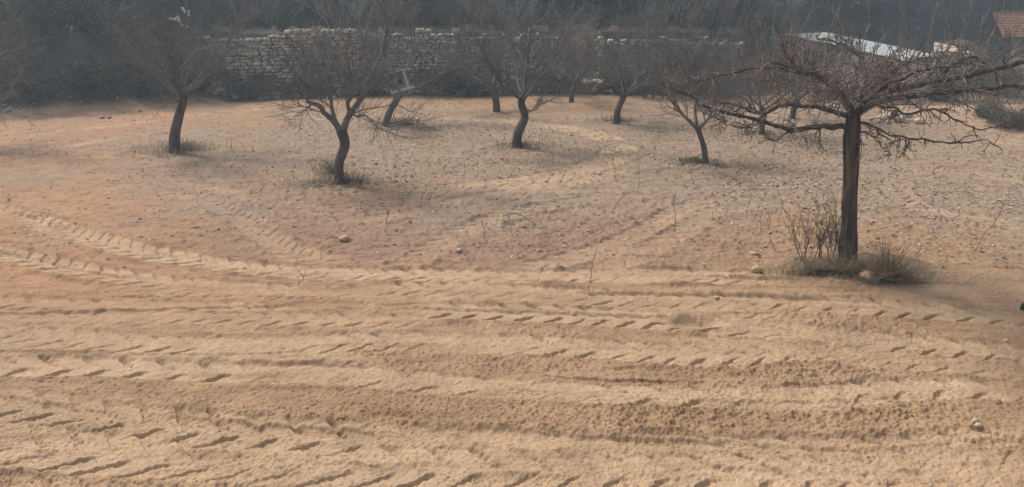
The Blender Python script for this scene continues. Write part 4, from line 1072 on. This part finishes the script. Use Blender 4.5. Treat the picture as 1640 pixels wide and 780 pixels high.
def weed(px, py, label, hs, seed, green):
    q = ground_pt(px, py)
    root = thing('dry_weed', label, 'weed', tuple(q))
    global rng
    rng = np.random.default_rng(seed)
    P, R = blades(9, .10, .06, hs * .8, hs, (0, 0), seed, .16, .0045, 0)
    g2 = spawn([(P, R)], 70, .25, 1, .08, .26, .6, .2, .2, 5, .003, .0018); g3 = spawn([g2], 240, .2, 1, .03, .09, .6, .2, .2, 3, .002, .0015)
    b = Buf(); b.add(*tubes(P, R, 5)); b.add(*tubes(*g2, 3)); b.obj('stems', M['twig'], root)
    b = Buf(); b.add(*tubes(*g3, 3)); b.obj('fine_shoots', M['green_grass' if green else 'straw'], root)
weed(1334, 410, 'tall thin weed with a greenish feathery top, just left of the thick trunk', .88, 51, True)
weed(1316, 414, 'reddish brown wiry weed left of the thick trunk', .55, 52, False)
weed(1286, 418, 'loose wiry brown stems between the wavy stem and the thick trunk', .62, 53, False)
weed(1348, 416, 'short dry weed right against the left side of the thick trunk', .45, 54, False)
# fallen branch on the mound
def stick(pts, r0, r1, name, label, mat='limb', cat='branch', group=None, kids=0, seed=1):
    global rng
    rng = np.random.default_rng(seed)
    q = ground_pt(*pts[0][:2])
    P = []
    for (a, b, h) in pts:
        g = ground_pt(a, b); P.append([g[0], g[1], g[2] + h])
    P = resample(np.array(P) - q, 14); P[1:-1] += rng.normal(size=(12, 3)) * .006
    R = np.linspace(r0, r1, 14)
    b = Buf(); b.add(*tubes(P[None], R[None], 7))
    if kids: b.add(*tubes(*spawn([(P[None], R[None])], kids, .2, 1, .06, .25, .7, .15, .2, 5, r0 * .5, r1 * .5), 4))
    o = b.obj(name, M[mat], None, True, tuple(q))
    return tag(o, label, cat, group)
stick([(1288,428,.05),(1330,434,.06),(1372,440,.05),(1410,447,.04)], .022, .012, 'fallen_branch', 'grey fallen branch lying across the front of the tree mound', kids=5)
stick([(1300,434,.03),(1350,440,.05),(1400,446,.03)], .012, .007, 'fallen_branch', 'thin fallen branch lying below the thicker one on the tree mound', kids=4, seed=2)
stick([(806,347,.02),(830,352,.10),(858,363,.02)], .007, .004, 'fallen_twig', 'thin dark twig lying slanted on the darker soil in mid field', kids=3, cat='twig')
rock(1388, 434, .17, 'tan_rock', 'tan rounded stone below the trunk of the flat-topped tree', None, flat=.62, z=.05, cat='stone')
rock(1212, 436, .14, 'tan_rock', 'squarish clay coloured stone at the left end of the tree mound', None, flat=.8, cat='stone')
rock(1208, 409, .12, 'rock', 'low brown stone just above the squarish one left of the mound', None, flat=.6, cat='stone')
rock(735, 402, .09, 'pale_rock', 'whitish stone on the darker soil in the middle of the field', None, flat=.6, cat='stone')
rock(1562, 676, .05, 'pale_rock', 'small whitish stone standing up in the loose soil at lower right', None, flat=.9, cat='stone')
rock(1566, 684, .07, 'tan_rock', 'flat sandy stone under the small whitish one at lower right', None, flat=.5, cat='stone')
rock(1148, 480, .06, 'tan_rock', 'small sandy stone on the edge of the long furrow', None, flat=.7, cat='stone')
rock(1612, 546, .04, 'pale_rock', 'small pale stone near the right edge below the green scrap', None, flat=.7, cat='stone')
rock(552, 386, .16, 'tan_rock', 'brown lump of earth left of the whitish stone in mid field', None, flat=.55, name='earth_clod', cat='clod')
rock(470, 286, .16, 'pale_rock', 'pale stone in the grass right of the crooked V tree', None, flat=.6, xy=tuple(gp(573, 288)[:2]), cat='stone')
rock(1020, 350, .2, 'rust', 'dark brown rusty can among the whitish stones', None, flat=1.1, name='dark_stone', xy=tuple(gp(1431, 196)[:2]), z=.12, cat='stone')['label'] = 'dark brown stone on top of the low whitish heap'
rs = np.random.default_rng(61)
for k in range(90):
    t = rs.random()
    if t < .45: px, py = 1180 + 460 * rs.random(), 225 + 165 * rs.random()
    elif t < .85: px, py = 380 + 700 * rs.random(), 200 + 95 * rs.random()
    else: px, py = 1640 * rs.random(), 300 + 110 * rs.random()
    q = gp(px, py)
    rock(px, py, (.03 + .05 * rs.random()) * (1.1 if py < 300 else .8), 'rock' if rs.random() < .65 else 'pale_rock', 'small loose stone lying on the bare soil of the orchard', 'loose stones on the field', flat=.65, seed=1000 + k, name='stone', cat='stone')
# grass round the other trunks
for px, py, n, sx, sy, l1, lab, gr in ((296,240,520,.65,.4,.30,'grey green grass round the foot of the left leaning tree',200),(556,292,700,.62,.28,.24,'dry grey grass round the foot of the wide V tree',160),(530,278,200,.22,.2,.42,'taller grass tuft left behind the wide V tree',120),
        (648,200,420,.7,.35,.28,'dry grass right of the box tree foot',120),(835,234,320,.45,.25,.22,'low grass round the S shaped trunk',160),(992,195,420,.6,.35,.24,'grey grass round the trunk by the right end of the ramp',200),
        (1112,260,420,.45,.22,.18,'green low grass left of the young Y forked tree',500),(1150,266,160,.35,.15,.14,'thin dry grass right of the young Y forked tree',60),(1224,215,140,.25,.2,.16,'low grass at the slim grey trunk',60),
        ):
    grass('grass_clump', lab, px, py, n, sx * 1.25, sy * 1.25, .06, l1, (.05, 0), 'straw_grey', int(px), None, gr if gr > 300 else gr // 2, r=.0042, jitter=.5)
# thin saplings and dead stems standing in the field
SAP = [((673,333),(684,292),'leaning thin sapling right below the wide V tree'),((990,292),(976,240),'tall thin sapling in front of the ramp side trunk'),((1024,302),(1021,240),'straight thin sapling right of the tall one, in mid field'),
       ((1078,370),(1084,304),'thicker straight stem standing alone left of the flat-topped tree'),((942,470),(955,402),'bent stem beside the long furrow in the centre'),((614,372),(624,332),'short twig below the leaning sapling'),
       ((545,366),(530,340),'short forked twig left of the mid field twigs'),((783,389),(770,352),'short twig leaning left in the darker soil'),((820,373),(806,343),'dark twig standing next to the fallen one'),((1112,296),(1103,268),'tiny leaning sapling below the young Y forked tree'),
       ((982,338),(1002,312),'slanting little stem in mid field, left of the thick straight stem'),((1243,403),(1226,332),'wavy reddish stem at the left of the tree mound'),((1207,388),(1222,330),'thin stem left of the wavy reddish one'),
       ((1246,360),(1252,318),'faint stem behind the wavy reddish one'),((1282,380),(1287,326),'thin stem half way to the thick trunk'),((1142,352),(1146,322),'short stem in the tilled soil left of the mound'),((1196,350),(1200,306),'lone thin stem behind the tree mound'),
       ((1559,400),(1612,318),'long leaning dead stem near the right edge'),((640,324),(668,300),'faint slanted stem just left of the leaning sapling'),((478,462),(481,440),'little pale stub in the left foreground')]
for i, (b0, t0, lab) in enumerate(SAP):
    rng = np.random.default_rng(900 + i)
    q = ground_pt(*b0); tp_ = at(t0[0], t0[1], q[1] + rng.uniform(-.1, .1)) - q
    P = resample(np.array([[0, 0, -.05], tp_ * .35 + rng.normal(size=3) * .02, tp_ * .7 + rng.normal(size=3) * .03, tp_]), 14); P[1:-1] += rng.normal(size=(12, 3)) * .006
    r0 = .0045 if i != 3 else .007
    R = np.linspace(r0, .0022, 14)
    root = thing('sapling', lab, 'sapling', tuple(q))
    b = Buf(); b.add(*tubes(P[None], R[None], 6)); b.obj('stem', M['twig'], root)
    g2 = spawn([(P[None], R[None])], 5, .35, 1, .04, .16, .55, .3, .2, 5, .0025, .0015)
    b = Buf(); b.add(*tubes(*g2, 4)); b.obj('twigs', M['twig'], root)
# dark green crumpled thing at the right edge
def green_scrap():
    q = ground_pt(1643, 499)
    V = rock_verts(ICO3, .06, .05, .075, 9, .2, .6); V[:, 2] += .05
    V[:, 0] += V[:, 2] * .25
    o = mesh_obj('green_bag', V, ICO3[1], M['green_plastic'], None, True, tuple(q))
    tag(o, 'dark green crumpled bag lying at the right edge of the photo', 'bag')
green_scrap()

# ------------------------------------------------------------------ uncountable gravel, crumbs of soil and dead leaves
def scatter(name, pts, sizes, base, mat, seed, flat=.7):
    r = np.random.default_rng(seed); b = Buf()
    var = [rock_verts(base, 1, .85, flat, 5000 + i, .35, .3) for i in range(12)]
    n = len(pts); k = len(base[0])
    A = np.array(var)[r.integers(0, 12, n)] * sizes[:, None, None]
    an = r.random(n) * 2 * pi; c, s = np.cos(an), np.sin(an)
    x = A[:, :, 0] * c[:, None] - A[:, :, 1] * s[:, None]; y = A[:, :, 0] * s[:, None] + A[:, :, 1] * c[:, None]
    V = np.stack([x + pts[:, 0:1], y + pts[:, 1:2], A[:, :, 2] + pts[:, 2:3]], -1).reshape(-1, 3)
    F = (base[1][None] + (np.arange(n) * k)[:, None, None]).reshape(-1, 3)
    o = mesh_obj(name, V, F, mat); o['kind'] = 'stuff'; return o
def field_pts(n, seed, y0, y1, dens=None, pw=1.0):
    r = np.random.default_rng(seed); out = []
    while len(out) < n:
        y = y0 + (y1 - y0) * r.random() ** pw; x = (r.random() - .5) * 1.42 * (.955 * y + .9)
        if y > wall_y(x) - .3: continue
        if dens is not None and r.random() > dens(x, y): continue
        out.append((x, y, gz(x, y)))
    return np.array(out), r
def stony_d(x, y):
    v = float(vnoise(np.array([x]), np.array([y]), .5, 99)[0])
    a = math.exp(-((x + 1.5) / 7) ** 2 - ((y - 17) / 4.5) ** 2) + math.exp(-((x - 7) / 4.5) ** 2 - ((y - 14) / 5) ** 2)
    return max(.06, min(1, a * (.7 + .6 * v)))
M['gravel'] = two_tone('gravel_stone', (.44, .36, .28), (.30, .235, .175), 2.5, .9, .35)
p, r = field_pts(7000, 71, 9, 25, stony_d); p[:, 2] -= .003
scatter('gravel', p, .007 + .018 * r.random(len(p)) ** 2.5, ICO1, M['gravel'], 1, .5)
p, r = field_pts(16000, 72, 4.2, 11, lambda x, y: max(.05, min(1, .45 + .8 * float(vnoise(np.array([x]), np.array([y]), .8, 98)[0]))), 1.3)
M['clod'] = two_tone('soil_crumb', (.43, .275, .165), (.36, .225, .13), 3, .95, .12)
p[:, 2] -= .004
scatter('soil_crumbs', p, .003 + .011 * r.random(len(p)) ** 3.5, ICO1, M['clod'], 2, .75)

p, r = field_pts(15000, 73, 8.6, 25, stony_d)
k = len(p); an = r.random(k) * 2 * pi; L = .012 + .026 * r.random(k); d = np.stack([np.cos(an), np.sin(an), .12 * r.normal(size=k)], 1); e = np.stack([-np.sin(an), np.cos(an), .15 * r.normal(size=k)], 1)
V = np.stack([p + d * L[:, None], p + e * L[:, None] * .5 + [0, 0, .012], p - d * L[:, None], p - e * L[:, None] * .5], 1) + [0, 0, .008]
M['leaf'] = two_tone('dead_leaf', (.46, .36, .26), (.32, .25, .18), 5, .85, .25)
mesh_obj('dead_leaves', V.reshape(-1, 3), np.arange(4 * k).reshape(-1, 4), M['leaf'], None, False)['kind'] = 'stuff'

# ------------------------------------------------------------------ haze
if HAZE > 0:
    V = np.array([[x, y, z] for z in (-4, 34) for x, y in ((-900, -215), (900, -215), (900, 440), (-900, 440))], dtype=float)
    V[:, 0] *= 4
    m = bpy.data.materials.new('haze'); m.use_nodes = True; t = m.node_tree; t.nodes.clear()
    out = t.nodes.new('ShaderNodeOutputMaterial'); pv = t.nodes.new('ShaderNodeVolumePrincipled')
    pv.inputs['Color'].default_value = (.70, .86, 1.0, 1); pv.inputs['Density'].default_value = HAZE; pv.inputs['Anisotropy'].default_value = .35
    t.links.new(pv.outputs[0], out.inputs['Volume'])
    hz = mesh_obj('haze', V, np.array([[3, 2, 1, 0], [4, 5, 6, 7], [0, 1, 5, 4], [1, 2, 6, 5], [2, 3, 7, 6], [3, 0, 4, 7]]), m, None, False)
    hz['kind'] = 'stuff'
